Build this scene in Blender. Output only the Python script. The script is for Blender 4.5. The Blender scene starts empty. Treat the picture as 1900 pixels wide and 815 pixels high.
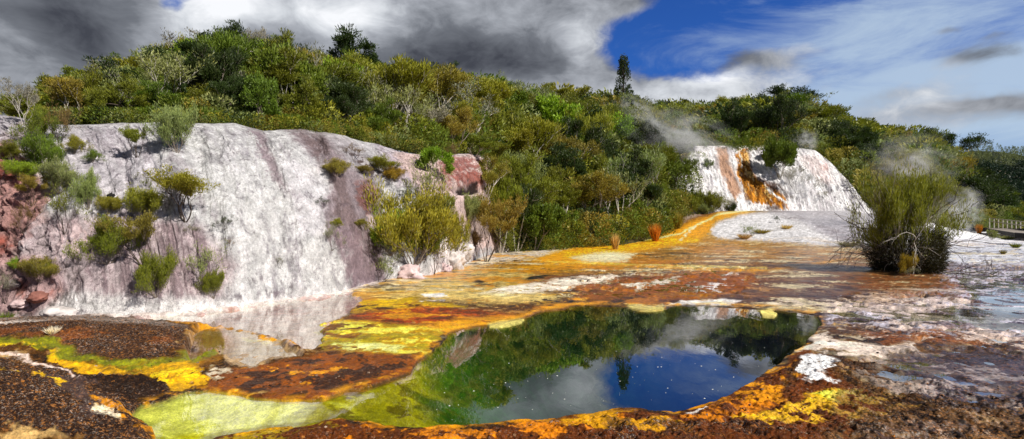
import bpy, math, random
import numpy as np
from mathutils import Vector
random.seed(7)
C = bpy.context.scene.collection
F = 1000.0; HZ = 397.0; CAM = 3.0          # focal length in photo px, horizon row, eye height

# ---------------------------------------------------------------- noise
def _h(ix, iy, s):
    h = (ix.astype(np.int64)*374761393 + iy.astype(np.int64)*668265263 + s*1442695041) & 0xffffffff
    h = ((h ^ (h >> 13))*1274126177) & 0xffffffff
    return ((h ^ (h >> 16)) & 0xffff)/65535.0
def vn(x, y, s=0):
    ix = np.floor(x); iy = np.floor(y); fx = x-ix; fy = y-iy
    fx = fx*fx*fx*(fx*(fx*6-15)+10); fy = fy*fy*fy*(fy*(fy*6-15)+10)
    a = _h(ix, iy, s); b = _h(ix+1, iy, s); c = _h(ix, iy+1, s); d = _h(ix+1, iy+1, s)
    return (a*(1-fx)+b*fx)*(1-fy)+(c*(1-fx)+d*fx)*fy
def fbm(x, y, s=0, o=4, g=.5):
    r = 0; a = 1; t = 0
    for k in range(o):
        r = r+a*vn(x, y, s+k*17); t += a; a *= g
        x, y = x*1.83+y*.81+3.1, y*1.83-x*.81+7.7
    return r/t*2-1                          # -1..1, mostly within +-.6
def sm(a, b, x):
    t = np.clip((x-a)/(b-a+1e-9), 0, 1); return t*t*(3-2*t)
def lerp(a, b, t): return a+(b-a)*t
def lin(c): 
    c = np.array(c, float)/255
    return np.where(c <= .04045, c/12.92, ((c+.055)/1.055)**2.4)
def interp(pts, x):
    p = np.array(pts, float); return np.interp(x, p[:, 0], p[:, 1])

def sdf(poly, u, v):
    """signed px distance to a polygon, negative inside"""
    p = np.array(poly, float); d = np.full(u.shape, 1e9); ins = np.zeros(u.shape, bool)
    for i in range(len(p)):
        a = p[i]; b = p[(i+1) % len(p)]; e = b-a
        wx = u-a[0]; wy = v-a[1]
        t = np.clip((wx*e[0]+wy*e[1])/(e@e+1e-9), 0, 1)
        d = np.minimum(d, np.hypot(wx-e[0]*t, wy-e[1]*t))
        c = ((a[1] > v) != (b[1] > v))
        ins ^= c & (u < (b[0]-a[0])*(v-a[1])/((b[1]-a[1]) if b[1] != a[1] else 1e-9)+a[0])
    return np.where(ins, -d, d)
def sds(line, u, v):
    p = np.array(line, float); d = np.full(u.shape, 1e9)
    for i in range(len(p)-1):
        a = p[i]; b = p[i+1]; e = b-a; wx = u-a[0]; wy = v-a[1]
        t = np.clip((wx*e[0]+wy*e[1])/(e@e+1e-9), 0, 1)
        d = np.minimum(d, np.hypot(wx-e[0]*t, wy-e[1]*t))
    return d
def mask(shape, u, v, feather=4, stroke=None, jit=None, jamp=0):
    p = np.array(shape, float); m = 60+feather
    sel = (u > p[:, 0].min()-m) & (u < p[:, 0].max()+m) & (v > p[:, 1].min()-m) & (v < p[:, 1].max()+m)
    out = np.zeros(u.shape)
    if not sel.any(): return out
    us, vs = u[sel], v[sel]
    d = sdf(shape, us, vs) if stroke is None else sds(shape, us, vs)-stroke
    if jit is not None: d = d+jit[sel]*jamp
    out[sel] = 1-sm(-feather, feather, d)
    return out

# ---------------------------------------------------------------- meshes
def mesh_np(name, V, Fq, smooth=False, attrs=None):
    me = bpy.data.meshes.new(name)
    V = np.ascontiguousarray(V, np.float32); Fq = np.ascontiguousarray(Fq, np.int32)
    k = Fq.shape[1]
    me.vertices.add(len(V)); me.vertices.foreach_set('co', V.ravel())
    me.loops.add(Fq.size); me.loops.foreach_set('vertex_index', Fq.ravel())
    me.polygons.add(len(Fq)); me.polygons.foreach_set('loop_start', np.arange(0, Fq.size, k, dtype=np.int32))
    me.polygons.foreach_set('use_smooth', np.full(len(Fq), smooth))
    me.update(calc_edges=True)
    for n, a in (attrs or {}).items():
        a = np.asarray(a, np.float32)
        if a.ndim == 1:
            at = me.attributes.new(n, 'FLOAT', 'POINT'); at.data.foreach_set('value', a)
        else:
            at = me.attributes.new(n, 'FLOAT_COLOR', 'POINT')
            at.data.foreach_set('color', np.hstack([a, np.ones((len(a), 1), np.float32)]).ravel())
    return me
def link(name, me, mat=None, parent=None, **props):
    o = bpy.data.objects.new(name, me); C.objects.link(o)
    if mat and me and not me.materials: me.materials.append(mat)
    if parent: o.parent = parent
    for k, v in props.items(): o[k] = v
    return o
def grid_faces(nr, nc):
    i = np.arange(nr*nc).reshape(nr, nc)
    return np.stack([i[:-1, :-1], i[:-1, 1:], i[1:, 1:], i[1:, :-1]], -1).reshape(-1, 4)

# ---------------------------------------------------------------- node helpers
class N:
    def __init__(s, nt): s.nt = nt; nt.nodes.clear()
    def n(s, t, ins=None, **kw):
        x = s.nt.nodes.new(t)
        for k, v in kw.items(): setattr(x, k, v)
        for k, v in (ins or {}).items():
            if isinstance(v, bpy.types.NodeSocket): s.nt.links.new(v, x.inputs[k])
            elif v is not None: x.inputs[k].default_value = v
        return x
    def m(s, op, a, b=0, c=None, clamp=False):
        d = {0: a, 1: b}
        if c is not None: d[2] = c
        return s.n('ShaderNodeMath', d, operation=op, use_clamp=clamp).outputs[0]
    def vm(s, op, a, b=None):
        d = {0: a}
        if b is not None: d[1] = b
        return s.n('ShaderNodeVectorMath', d, operation=op).outputs[0]
    def noise(s, vec, sc, det=4, rough=.55, dist=0):
        return s.n('ShaderNodeTexNoise', {'Vector': vec, 'Scale': sc, 'Detail': det, 'Roughness': rough, 'Distortion': dist}).outputs['Fac']
    def mr(s, x, a, b, c=0, d=1, smooth=True):
        return s.n('ShaderNodeMapRange', {'Value': x, 'From Min': a, 'From Max': b, 'To Min': c, 'To Max': d},
                   interpolation_type='SMOOTHSTEP' if smooth else 'LINEAR').outputs[0]
    def mix(s, f, a, b, blend='MIX'):
        x = s.nt.nodes.new('ShaderNodeMix'); x.data_type = 'RGBA'; x.blend_type = blend; x.clamp_factor = True
        for i, v in ((0, f), (6, a), (7, b)):
            if isinstance(v, bpy.types.NodeSocket): s.nt.links.new(v, x.inputs[i])
            else: x.inputs[i].default_value = v if i == 0 else (tuple(v)+(1,))[:4]
        return x.outputs[2]
    def at(s, name, col=False):
        return s.n('ShaderNodeAttribute', attribute_name=name).outputs['Color' if col else 'Fac']
def newmat(name):
    m = bpy.data.materials.new(name); m.use_nodes = True
    return m, N(m.node_tree)
def T(r, g, b): return tuple(float(x) for x in lin((r, g, b)))

def mat_mineral(name, scales, streak=None, bump=.6, bdist=.03, speck=True, pits=0):
    m, n = newmat(name)
    co = n.n('ShaderNodeTexCoord').outputs['Object']
    base = n.at('col', True); wet = n.at('wet')
    st = co
    if streak: st = n.n('ShaderNodeMapping', {'Vector': co, 'Scale': streak}).outputs[0]
    a = n.noise(st, scales[0], 6, .65); b = n.noise(st, scales[1], 5, .7); c = n.noise(co, scales[2], 4, .7)
    dry = n.m('SUBTRACT', 1.0, wet)
    v1 = n.mr(a, .3, .7, .62, 1.3, False); v2 = n.mr(b, .3, .7, .7, 1.26, False); v3 = n.mr(c, .3, .7, .58, 1.38, False)
    mul = n.m('MULTIPLY', n.m('MULTIPLY', v1, v2), v3)
    col = n.vm('SCALE', base); n.nt.links.new(mul, col.node.inputs['Scale'])
    if speck:                                                   # salt crust and dark pits, amount stored per place
        sp = n.at('speck')
        w = n.noise(co, scales[2]*.9, 5, .8)
        w2 = n.noise(co, scales[1]*.8, 5, .75, 1.0)
        w3 = n.noise(n.vm('ADD', co, (7.0, 3.0, 1.0)), scales[2]*.55, 4, .8)
        f1 = n.m('MULTIPLY', n.mr(w, .55, .60), n.m('MULTIPLY', sp, n.mr(n.noise(co, 1.7, 3, .6), .42, .62, .25, 1))); f2 = n.m('MULTIPLY', n.mr(w3, .54, .60), sp)
        f3 = n.m('MULTIPLY', n.mr(n.m('ADD', n.m('MULTIPLY', w2, .4), n.m('MULTIPLY', w3, .6)), .43, .49, 1, 0), sp)
        col = n.mix(n.m('MULTIPLY', f3, .85), col, T(38, 24, 22))
        col = n.mix(n.m('MULTIPLY', f2, .6), col, T(196, 128, 62))
        col = n.mix(n.m('MULTIPLY', f1, .6), col, T(222, 205, 190))
    if pits:
        vt_ = n.n('ShaderNodeMapping', {'Vector': co, 'Scale': (1, 1, .7)}).outputs[0]
        pa = n.noise(vt_, pits, 6, .75, .4); pb = n.noise(co, pits*.35, 4, .6)
        pk = n.m('MULTIPLY', n.mr(pa, .53, .62), n.mr(pb, .42, .58))
        col = n.mix(n.m('MULTIPLY', pk, .62), col, n.mix(1, col, (.32, .28, .32), 'MULTIPLY'))
        pc = n.mr(n.m('ABSOLUTE', n.m('SUBTRACT', n.noise(vt_, pits*.45, 5, .65, .8), .5)), .0, .018, 1, 0)
        col = n.mix(n.m('MULTIPLY', n.m('MULTIPLY', pc, n.mr(pb, .45, .55)), .4), col, n.mix(1, col, (.4, .36, .38), 'MULTIPLY'))
    h = n.m('ADD', n.m('MULTIPLY', a, .7), n.m('ADD', n.m('MULTIPLY', b, .4), n.m('MULTIPLY', c, .2)))
    bp = n.n('ShaderNodeBump', {'Strength': n.m('MULTIPLY', n.mr(wet, 0, 1, 1, .12), bump), 'Distance': bdist, 'Height': h}).outputs[0]
    ro = n.m('ADD', n.mr(wet, 0, 1, .85, .06, False), n.m('MULTIPLY', n.m('SUBTRACT', b, .5), .2))
    p = n.n('ShaderNodeBsdfPrincipled', {'Base Color': col, 'Roughness': ro, 'Normal': bp, 'Specular IOR Level': n.mr(wet, 0, 1, .12, .9)})
    o = n.n('ShaderNodeOutputMaterial', {'Surface': p.outputs[0]})
    return m
def mat_leaf():
    m, n = newmat('foliage')
    oc = n.n('ShaderNodeObjectInfo'); lv = n.at('lv')
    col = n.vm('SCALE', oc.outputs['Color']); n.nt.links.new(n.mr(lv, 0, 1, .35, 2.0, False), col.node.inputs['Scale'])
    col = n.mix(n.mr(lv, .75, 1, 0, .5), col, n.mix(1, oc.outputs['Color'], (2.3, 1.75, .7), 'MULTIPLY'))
    p = n.n('ShaderNodeBsdfPrincipled', {'Base Color': col, 'Roughness': .5, 'Specular IOR Level': .3})
    t = n.n('ShaderNodeBsdfTranslucent', {'Color': n.mix(1, col, (1.1, 1.1, .5), 'MULTIPLY')})
    x = n.n('ShaderNodeMixShader', {0: .28, 1: p.outputs[0], 2: t.outputs[0]})
    n.n('ShaderNodeOutputMaterial', {'Surface': x.outputs[0]})
    return m
def mat_leafcol():
    """foliage of the joined masses: each plant's own leaf colour is stored on its vertices"""
    m, n = newmat('foliage_mass')
    lv = n.at('lv'); c0 = n.at('col', True)
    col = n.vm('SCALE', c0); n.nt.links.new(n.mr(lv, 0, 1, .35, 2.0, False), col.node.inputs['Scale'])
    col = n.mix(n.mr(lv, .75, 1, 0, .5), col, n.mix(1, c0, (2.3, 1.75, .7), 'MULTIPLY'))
    p = n.n('ShaderNodeBsdfPrincipled', {'Base Color': col, 'Roughness': .5, 'Specular IOR Level': .3})
    t = n.n('ShaderNodeBsdfTranslucent', {'Color': col})
    x = n.n('ShaderNodeMixShader', {0: .28, 1: p.outputs[0], 2: t.outputs[0]})
    n.n('ShaderNodeOutputMaterial', {'Surface': x.outputs[0]})
    return m
def mat_plain(name, rgb, sc=20, var=.35, rough=.8, bump=.3):
    m, n = newmat(name)
    co = n.n('ShaderNodeTexCoord').outputs['Object']
    a = n.noise(co, sc, 5, .65)
    col = n.vm('SCALE', tuple(T(*rgb))+()); n.nt.links.new(n.mr(a, .3, .7, 1-var, 1+var, False), col.node.inputs['Scale'])
    bp = n.n('ShaderNodeBump', {'Strength': bump, 'Distance': .02, 'Height': a}).outputs[0]
    p = n.n('ShaderNodeBsdfPrincipled', {'Base Color': col, 'Roughness': rough, 'Normal': bp})
    n.n('ShaderNodeOutputMaterial', {'Surface': p.outputs[0]})
    return m
def mat_water():
    m, n = newmat('thermal_water')
    co = n.n('ShaderNodeTexCoord').outputs['Object']
    mp = n.n('ShaderNodeMapping', {'Vector': co, 'Scale': (1, .45, 1)}).outputs[0]
    a = n.noise(mp, 2.2, 3, .5, .6)
    bp = n.n('ShaderNodeBump', {'Strength': .035, 'Distance': .05, 'Height': a}).outputs[0]
    gi = n.n('ShaderNodeNewGeometry').outputs['Incoming']
    cs = n.m('ABSOLUTE', n.n('ShaderNodeVectorMath', {0: gi, 1: bp}, operation='DOT_PRODUCT').outputs['Value'])
    fr = n.m('ADD', n.m('MULTIPLY', n.m('POWER', n.m('SUBTRACT', 1.0, cs), 2.8), .95), .02, clamp=True)
    g = n.n('ShaderNodeBsdfGlossy', {'Color': (1, 1, 1, 1), 'Roughness': .012, 'Normal': bp})
    t = n.n('ShaderNodeBsdfTransparent', {'Color': (.95, .97, .88, 1)})
    x = n.n('ShaderNodeMixShader', {0: fr, 1: t.outputs[0], 2: g.outputs[0]})
    n.n('ShaderNodeOutputMaterial', {'Surface': x.outputs[0]})
    return m
LEAF = mat_leaf(); LEAFC = mat_leafcol()
BARK = mat_plain('grey_bark', (128, 116, 104), 9, .4); DARKBARK = mat_plain('dark_bark', (72, 60, 50), 9, .4)
PALEBARK = mat_plain('bleached_wood', (190, 182, 170), 9, .3)
WATER = mat_water()

# ---------------------------------------------------------------- the lie of the land
def project(X, Y, Z): return 950+F*X/Y, HZ+F*(CAM-Z)/Y
def rampz(u, Y):
    w = sm(1130, 1290, u)*(1-sm(1640, 1830, u))
    return w*3.05*sm(0, 1, (Y-50)/27.0)
POOL = [(243,768),(262,752),(300,744),(345,726),(385,722),(430,728),(470,738),(530,742),(600,738),(640,724),(690,714),(735,700),(762,690),(775,668),(800,655),(808,640),(826,630),(832,618),(870,607),(930,602),(968,590),(1000,577),(1060,569),(1130,565),(1200,576),(1250,568),(1330,567),(1400,571),(1470,577),(1518,585),(1524,600),(1506,622),(1482,645),(1455,664),(1425,684),(1395,706),(1362,726),(1325,744),(1250,763),(1200,758),(1150,758),(1080,766),(1020,775),(940,781),(860,789),(780,792),(715,790),(680,780),(640,777),(600,782),(550,790),(500,794),(450,803),(400,812),(370,830),(310,845),(284,830),(290,808),(284,792)]
PINK = [(170,592),(330,582),(430,572),(520,557),(600,546),(655,538),(662,560),(650,582),(615,592),(598,605),(600,640),(575,652),(540,640),(500,622),(460,612),(380,603),(300,597)]
PINK2 = [(372,604),(450,612),(520,628),(545,645),(560,662),(520,668),(470,684),(430,680),(400,655),(352,668),(350,620)]
BAND = [(1100,512),(1180,517),(1240,511),(1330,506),(1400,510),(1402,535),(1330,552),(1240,560),(1180,550),(1110,560),(1060,548),(1160,534)]
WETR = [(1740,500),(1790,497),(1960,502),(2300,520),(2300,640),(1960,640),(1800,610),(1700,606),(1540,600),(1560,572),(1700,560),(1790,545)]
WETR2 = [(1640,655),(1720,640),(1800,640),(1960,650),(2000,700),(1960,760),(1800,740),(1700,720),(1620,690)]
ISLES = [[(1398,574),(1430,572),(1442,580),(1436,588),(1414,586),(1408,578)], [(906,600),(940,596),(972,592),(968,598),(930,606),(908,606)],[(1166,566),(1190,568),(1230,568),(1232,575),(1196,577),(1172,573)]]

CB = [(-700,640),(-300,612),(0,592),(170,589),(330,580),(430,570),(520,556),(600,546),(650,536),(700,523),(740,518),(800,511),(850,498),(880,484),(920,470),(960,466)]
def ground_height(u, v, x, Y):
    """everything low and nearly flat: crusts, pools, rims, the brown humps and the ramp to the cascade"""
    zb = rampz(u, Y)
    n1 = fbm(x*.55, Y*.55, 3, 4); n2 = fbm(x*3.1, Y*3.1, 9, 4); n3 = fbm(x*14, Y*14, 21, 3)
    jx = fbm(x*1.3, Y*1.3, 31, 4)
    z = .035+n1*.05+n2*.03
    z = z+n3*.014*(1-sm(14, 24, Y))
    rough = mask([(-400,590),(0,590),(300,598),(350,612),(340,650),(300,700),(400,700),(450,745),(300,745),(250,765),(290,830),(500,812),(640,785),(860,792),(1080,768),(1250,768),(1500,660),(1700,690),(2400,720),(2400,1200),(-400,1200)], u, v, 12)
    z = z+rough*(np.abs(n2)*.06+n3*.028*(1-sm(12, 20, Y)))
    # humps of brown sinter
    z = z+.30*np.exp(-(((u-150)/240)**2+((v-640)/38)**2))
    z = z+.55*np.exp(-(((u+20)/210)**2+((v-800)/80)**2))
    z = z+.10*np.exp(-(((u-1500)/300)**2+((v-820)/60)**2))
    z = z+.35*sm(0, 1, mask([(1300,415),(1400,400),(1560,400),(1600,440),(1500,452),(1400,447),(1330,440)], u, v, 14))
    # thin sheets of water
    for P, lv, w in ((PINK, -.075, 1), (PINK2, -.052, 1), (BAND, -.04, .9), (WETR, -.048, .97), (WETR2, -.038, .85)):
        k = mask(P, u, v, 5 if P is PINK or P is PINK2 else 14, jit=jx+n2*.6, jamp=10 if P is PINK or P is PINK2 else 40)*w
        z = lerp(z, lv+n2*np.where(np.asarray(v) < 660, .026, .026)*(1 if P is PINK or P is PINK2 else 1.9)+n1*.016, k)
    # the pool
    sd = sdf(POOL, u, v) + jx*3+n2*2
    deepx = sm(760, 1060, u)
    dm = sm(0, 1, -sd/(34+60*deepx))*(.10+1.25*deepx)+sm(600, 860, u)*.14*sm(0, 30, -sd)
    rim = np.exp(-((sd-6)/6)**2)*.02*sm(-.2, .3, n2)
    lip = sm(1.5, -1.5, sd)
    z = np.where(sd > 1.5, lerp(z, -.012, sm(26, 2, sd)*.85)+rim, lerp(-.012+rim, -.062-dm+n2*.03*deepx, lip))
    for P in ISLES: z = lerp(z, .0+n2*.02, mask(P, u, v, 2, jit=jx, jamp=3))
    return z+zb, sd, n1, n2, n3, jx

def paint_ground(u, v, x, Y, sd, n1, n2, n3, jx, z):
    s1 = fbm(x*.7, Y*1.2, 51, 5, .6); s2 = fbm(x*2.2, Y*2.6, 61, 5, .6); s3 = fbm(x*.25, Y*.5, 71, 4); s4 = fbm(x*6, Y*6, 81, 4, .65)
    wu = u+(jx*.35+s4*.08)*F/Y; wv = v+(s1*.5+s4*.2)*CAM*F/Y**2*.9
    dark, rust, tan = lin((46,34,30)), lin((108,72,40)), lin((190,154,116))
    t = (s2*.6+s1*.6+s4*.3)
    col = lerp(dark, rust, sm(-.35, .05, t)[:, None]); col = lerp(col, tan, sm(.1, .42, t)[:, None])
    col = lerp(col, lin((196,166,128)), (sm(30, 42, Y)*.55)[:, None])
    wet = sm(.05, .5, s3+s2*.4)*.45; speck = np.full(u.shape, .35)
    def P(shape, rgb, f=4, op=1, st=None, thr=None, nz=None, w=None, sp=None, j=6):
        nonlocal col, wet, speck
        m = mask(shape, wu, wv, f, st, s4, j)*op
        if thr is not None: m = m*sm(thr-.08, thr+.08, s2*.7+s4*.5 if nz is None else nz)
        col = lerp(col, lin(rgb), m[:, None])
        if w is not None: wet = lerp(wet, w, m)
        if sp is not None: speck = lerp(speck, sp, m)
    # far flats
    P([(600,552),(720,520),(870,490),(900,478),(1000,468),(1100,458),(1200,430),(1300,440),(1400,450),(1620,460),(1620,500),(1500,506),(1300,512),(1100,508),(900,530),(700,560)], (196,142,74), 10, .9, w=.45, sp=.05)
    P([(600,552),(700,530),(860,500),(1000,505),(1000,545),(880,560),(700,556)], (220,188,134), 10, .85, w=.35, sp=.1)
    P([(1000,470),(1620,458),(1620,500),(1000,510)], (130,92,58), 4, .6, thr=.1, nz=s1)
    P([(1230,505),(1620,470),(1900,520),(1900,560),(1500,560),(1230,560)], (150,108,76), 10, .5, w=.4, sp=.3)
    P([(850,497),(872,480),(890,462),(960,458),(1040,452),(1060,464),(1040,474),(960,484),(900,492)], (228,218,206), 4, .95, w=0, sp=.15)
    P([(1250,360),(1320,380),(1330,412),(1315,428),(1260,440),(1150,462),(1120,440),(1200,400)], (120,78,48), 8, .9, w=0, sp=.5)
    P([(1150,440),(1260,395),(1300,380),(1300,398),(1240,425),(1160,452)], (190,175,168), 5, .7, w=0, sp=.4)
    P([(1312,420),(1370,402),(1450,396),(1640,390),(1760,400),(1760,470),(1620,462),(1500,456),(1400,448),(1330,443)], (214,213,214), 4, 1, w=0, sp=.14)
    P([(1430,386),(1620,386),(1640,440),(1580,456),(1520,436),(1480,412),(1430,400)], (176,172,176), 8, .85, w=.55, sp=0)
    P([(1440,405),(1500,410),(1560,430),(1600,450),(1560,448),(1490,425)], (140,132,134), 4, .5, thr=.0, nz=s1)
    P([(1730,400),(2500,400),(2500,510),(1900,494),(1780,492),(1735,484)], (236,236,242), 5, 1, w=.1, sp=.05)
    P([(1730,400),(2500,400),(2500,510),(1730,484)], (190,186,190), 5, .4, thr=.2, nz=s1)
    rl = np.abs(fbm(x*.7+s1*.6, Y*1.1, 97, 5, .6)); ln = sm(.03, .0, rl)*sm(.1, -.1, s3)
    far = sm(330, 150, v-HZ)*sm(560, 700, u)*sm(40, 70, v-HZ)
    sA = fbm(x*.42, Y*.9, 91, 6, .62); sB = fbm(x*.9+5, Y*1.9, 95, 6, .62)
    col = lerp(col, lin((232,212,184)), (sm(.14, .26, sA+s4*.25)*far*.85)[:, None])
    col = lerp(col, lin((62,38,26)), (sm(.16, .30, sB+s4*.2)*far*.75)[:, None])
    col = lerp(col, lin((224,166,52)), (sm(.2, .3, -sB+s4*.3)*far*.6*sm(1300, 1000, u))[:, None])
    col = lerp(col, lin((50,30,20)), (ln*far*.7)[:, None])
    col = lerp(col, lin((216,140,30)), (sm(.02, .2, s3+s2*.5)*far*.65*sm(1500, 1200, u))[:, None])
    wet = lerp(wet, .8, far*.7)
    # stream
    P([(1030,468),(1100,452),(1180,443),(1250,428),(1285,410),(1330,398),(1400,396),(1330,412),(1312,436),(1290,450),(1200,466),(1130,486),(1050,494),(990,484)], (230,164,30), 5, .95, w=.5, sp=.1)
    P([(1040,470),(1180,446),(1290,440),(1300,448),(1180,466),(1050,486)], (240,206,60), 4, .8, thr=.0)
    P([(1040,470),(1180,446),(1290,440),(1300,448),(1180,466),(1050,486)], (150,84,22), 4, .8, thr=.27)
    P([(1450,392),(1400,394),(1330,402),(1292,418),(1262,434),(1200,446),(1130,453)], (250,236,190), 1.6, .95, st=1.5, w=.6, j=2)
    P([(1290,420),(1275,434),(1262,446)], (250,240,215), 1.5, .9, st=1.2, j=2)
    P([(1060,478),(1130,468),(1180,472),(1160,486),(1090,490)], (240,226,200), 4, .9, w=.5, sp=0)
    P([(960,498),(1100,491),(1250,498),(1420,503),(1500,494),(1570,482)], (228,166,66), 2, .9, st=2.2, j=3)
    P([(960,500),(1060,478),(1140,490),(1060,506),(980,510)], (226,160,30), 6, .7, thr=-.05)
    P([(1020,486),(1250,494),(1420,498)], (245,215,130), 1.2, .7, st=1, j=3)
    P([(990,505),(1120,512),(1250,508),(1200,530),(1080,540),(960,545)], (128,66,30), 6, .7, thr=-.1)
    P(BAND, (160,98,24), 4, .95, w=.55, sp=.1)
    P([(1180,535),(1330,530),(1380,545),(1240,560)], (170,120,30), 4, .7, thr=.05)
    P([(880,545),(960,530),(1060,516),(1180,508),(1110,524),(1040,540),(930,553)], (238,228,214), 3, .95, thr=-.25, w=.2, sp=.2)
    P([(640,548),(800,540),(900,545),(1060,550),(990,566),(850,574),(720,560)], (232,200,146), 4, .8, thr=-.2, w=.3)
    P([(1155,530),(1262,513),(1255,521),(1180,535)], (236,228,214), 2, .95)
    P([(775,548),(830,546),(830,552),(780,554)], (250,246,240), 1.5, 1, j=3)
    P([(780,558),(820,556),(818,560),(782,561)], (250,246,240), 1.2, 1, j=2)
    P([(740,552),(900,562),(1000,562),(990,578),(880,590),(780,578)], (64,32,18), 5, .9, thr=-.15, w=.3)
    P([(866,524),(884,521),(902,525),(884,528)], (12,9,8), 1.2, 1, j=1, sp=0)
    P([(968,518),(1000,512),(1022,511),(1005,518),(975,521)], (18,14,12), 1.2, 1, j=2, sp=0)
    P([(640,560),(760,555),(870,572),(860,582),(760,576),(660,580)], (222,180,40), 4, .85, thr=-.15, w=.4)
    P([(660,584),(790,570),(870,578),(960,586),(900,598),(800,602),(640,603)], (184,86,28), 5, .95, w=.4, sp=.35)
    P([(640,584),(790,568),(960,584),(900,602),(640,606)], (222,160,44), 4, .85, thr=.16, nz=sB+s4*.5)
    P([(640,584),(790,568),(960,584),(900,602),(640,606)], (84,44,22), 4, .8, thr=.14, nz=-sB+s4*.5)
    P([(790,604),(880,590),(980,586),(1030,566),(1200,566),(1130,564),(1000,578),(920,602),(830,618)], (236,170,30), 5, .9, thr=-.3, w=.4)
    P([(590,600),(640,596),(720,604),(820,612),(800,648),(740,662),(640,662),(606,646),(600,622)], (214,166,26), 4, 1, w=.5, sp=.25)
    P([(590,598),(820,612),(800,648),(740,662),(606,650)], (168,150,30), 4, .8, thr=.1, nz=sB+s4*.4)
    P([(590,598),(820,612),(800,648),(740,662),(606,650)], (250,226,130), 4, .8, thr=.12, nz=-sB+s4*.5)
    P([(600,606),(820,616),(790,650),(610,650)], (120,66,16), 4, .85, thr=.2, nz=s1)
    P([(610,600),(700,604),(760,612),(700,620),(620,618)], (246,226,120), 3, .9, thr=.0)
    P([(620,650),(634,634),(700,634),(745,644),(740,656),(660,660)], (252,244,170), 3, .9, thr=-.15)
    P([(560,668),(640,655),(770,662),(800,650),(775,690),(700,712),(600,738),(470,738),(385,722),(400,695),(470,684)], (158,92,24), 5, .95, w=.4, sp=.25)
    P([(560,668),(640,655),(770,662),(775,690),(700,712),(600,738),(470,738),(385,722),(400,700),(470,684)], (46,26,22), 5, .9, thr=.08)
    P([(440,690),(560,680),(700,680),(770,680),(700,706),(560,720),(460,712)], (238,166,30), 4, .9, thr=.22, nz=-s2*.7+s4*.5)
    P([(400,684),(440,690),(430,704),(396,700)], (222,208,190), 3, .9, thr=-.1)
    # left sheets
    P(PINK, (204,176,172), 4, 1, w=.9, sp=0)
    P([(400,574),(560,562),(650,552),(665,576),(430,602)], (176,110,100), 10, .75, thr=-.15, nz=s1, w=.9)
    P(PINK2, (196,160,130), 4, 1, w=.8, sp=.05)
    P([(352,604),(412,612),(420,640),(400,680),(330,694),(262,696),(340,662),(352,640)], (170,118,40), 12, .8, w=.6, sp=.05, j=20)
    P([(412,612),(470,620),(540,640),(500,665),(440,668),(420,640)], (150,110,60), 4, .7, thr=.12, w=.6)
    P([(300,598),(380,604),(460,614),(530,634),(560,640)], (226,158,40), 2.5, .9, st=2.2, thr=-.3, j=4)
    P([(440,622),(520,630),(540,642),(480,634)], (240,214,150), 2, .9, thr=-.1, j=4)
    P([(p_[0], p_[1]+1) for p_ in CB[1:10]], (224,214,208), 2, 1, st=5, j=2)
    # brown humps
    P([(-900,575),(0,588),(170,592),(300,598),(352,612),(340,650),(300,668),(230,680),(100,672),(0,660),(-900,650)], (78,54,44), 4, 1, w=0, sp=.75)
    P([(-900,575),(0,588),(170,592),(300,598),(345,612),(300,622),(150,615),(-900,620)], (150,142,136), 6, .8, thr=-.2, w=0, sp=.9)
    P([(-200,607),(60,606),(100,612),(60,617),(-200,618)], (236,228,220), 3, .8, thr=-.25)
    P([(-900,625),(340,630),(300,668),(-900,660)], (140,84,52), 6, .7, thr=.0, nz=s1)
    P([(-900,690),(0,684),(90,694),(200,700),(300,712),(330,722),(385,722),(345,728),(262,752),(243,768),(290,800),(284,860),(-900,900)], (66,46,38), 4, 1, w=0, sp=.8)
    P([(130,706),(300,702),(310,722),(300,738),(200,742),(150,732)], (48,34,30), 4, .9, w=0, sp=.12)
    P([(120,715),(160,730),(190,770),(180,815),(150,830),(120,760),(60,715)], (92,74,72), 8, .8, w=.2, sp=.35)
    P([(-80,652),(30,658),(80,664),(130,674),(200,686),(280,684),(345,668),(400,656)], (146,140,22), 4, .95, st=7, w=.5, sp=.1)
    P([(-80,658),(30,664),(70,668),(120,680)], (226,192,40), 2, .9, st=2.5, thr=-.2)
    P([(88,672),(150,684),(230,694),(330,672),(372,682),(396,697),(378,712),(345,718),(312,724),(300,706),(200,700),(150,706),(120,700)], (234,178,26), 3, .97, w=.4, sp=.06)
    P([(200,690),(330,674),(385,690),(330,708),(200,700)], (150,104,24), 5, .8, thr=.05)
    P([(88,672),(230,690),(372,682),(390,700),(312,722),(200,702)], (120,92,20), 4, .7, thr=.12, nz=-s2*.6+s4*.7)
    P([(250,690),(372,682),(392,700),(312,722)], (250,214,90), 3, .7, thr=.15, nz=s4+s2*.2)
    P([(-60,676),(0,678),(60,686),(110,702),(138,716),(142,728)], (244,222,212), 1.6, .95, st=2.2, thr=-.4, j=2, sp=.05)
    P([(-60,700),(20,706),(60,722)], (216,170,50), 2, .9, st=3, thr=-.3, j=4)
    P([(60,716),(90,730),(124,742)], (240,190,80), 2, .95, st=3.4, thr=-.4, j=3)
    P([(150,760),(230,765),(285,790),(280,815),(170,820)], (206,140,50), 4, .85, thr=.12)
    P([(160,790),(210,792),(215,815),(165,815)], (232,220,200), 3, .85, thr=-.05)
    # front rim
    P([(400,815),(500,797),(560,788),(640,779),(700,792),(860,791),(1080,768),(1250,766),(1400,706),(1500,640),(1560,700),(1620,760),(1500,900),(300,900)], (112,62,26), 5, 1, w=.1, sp=.3)
    P([(380,815),(450,803),(550,790),(600,783),(640,800),(500,830)], (176,146,60), 4, .85, thr=-.1)
    P([(640,790),(1080,776),(1250,772),(1380,730),(1440,760),(1300,830),(640,840)], (212,136,34), 6, .85, thr=.1)
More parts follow.
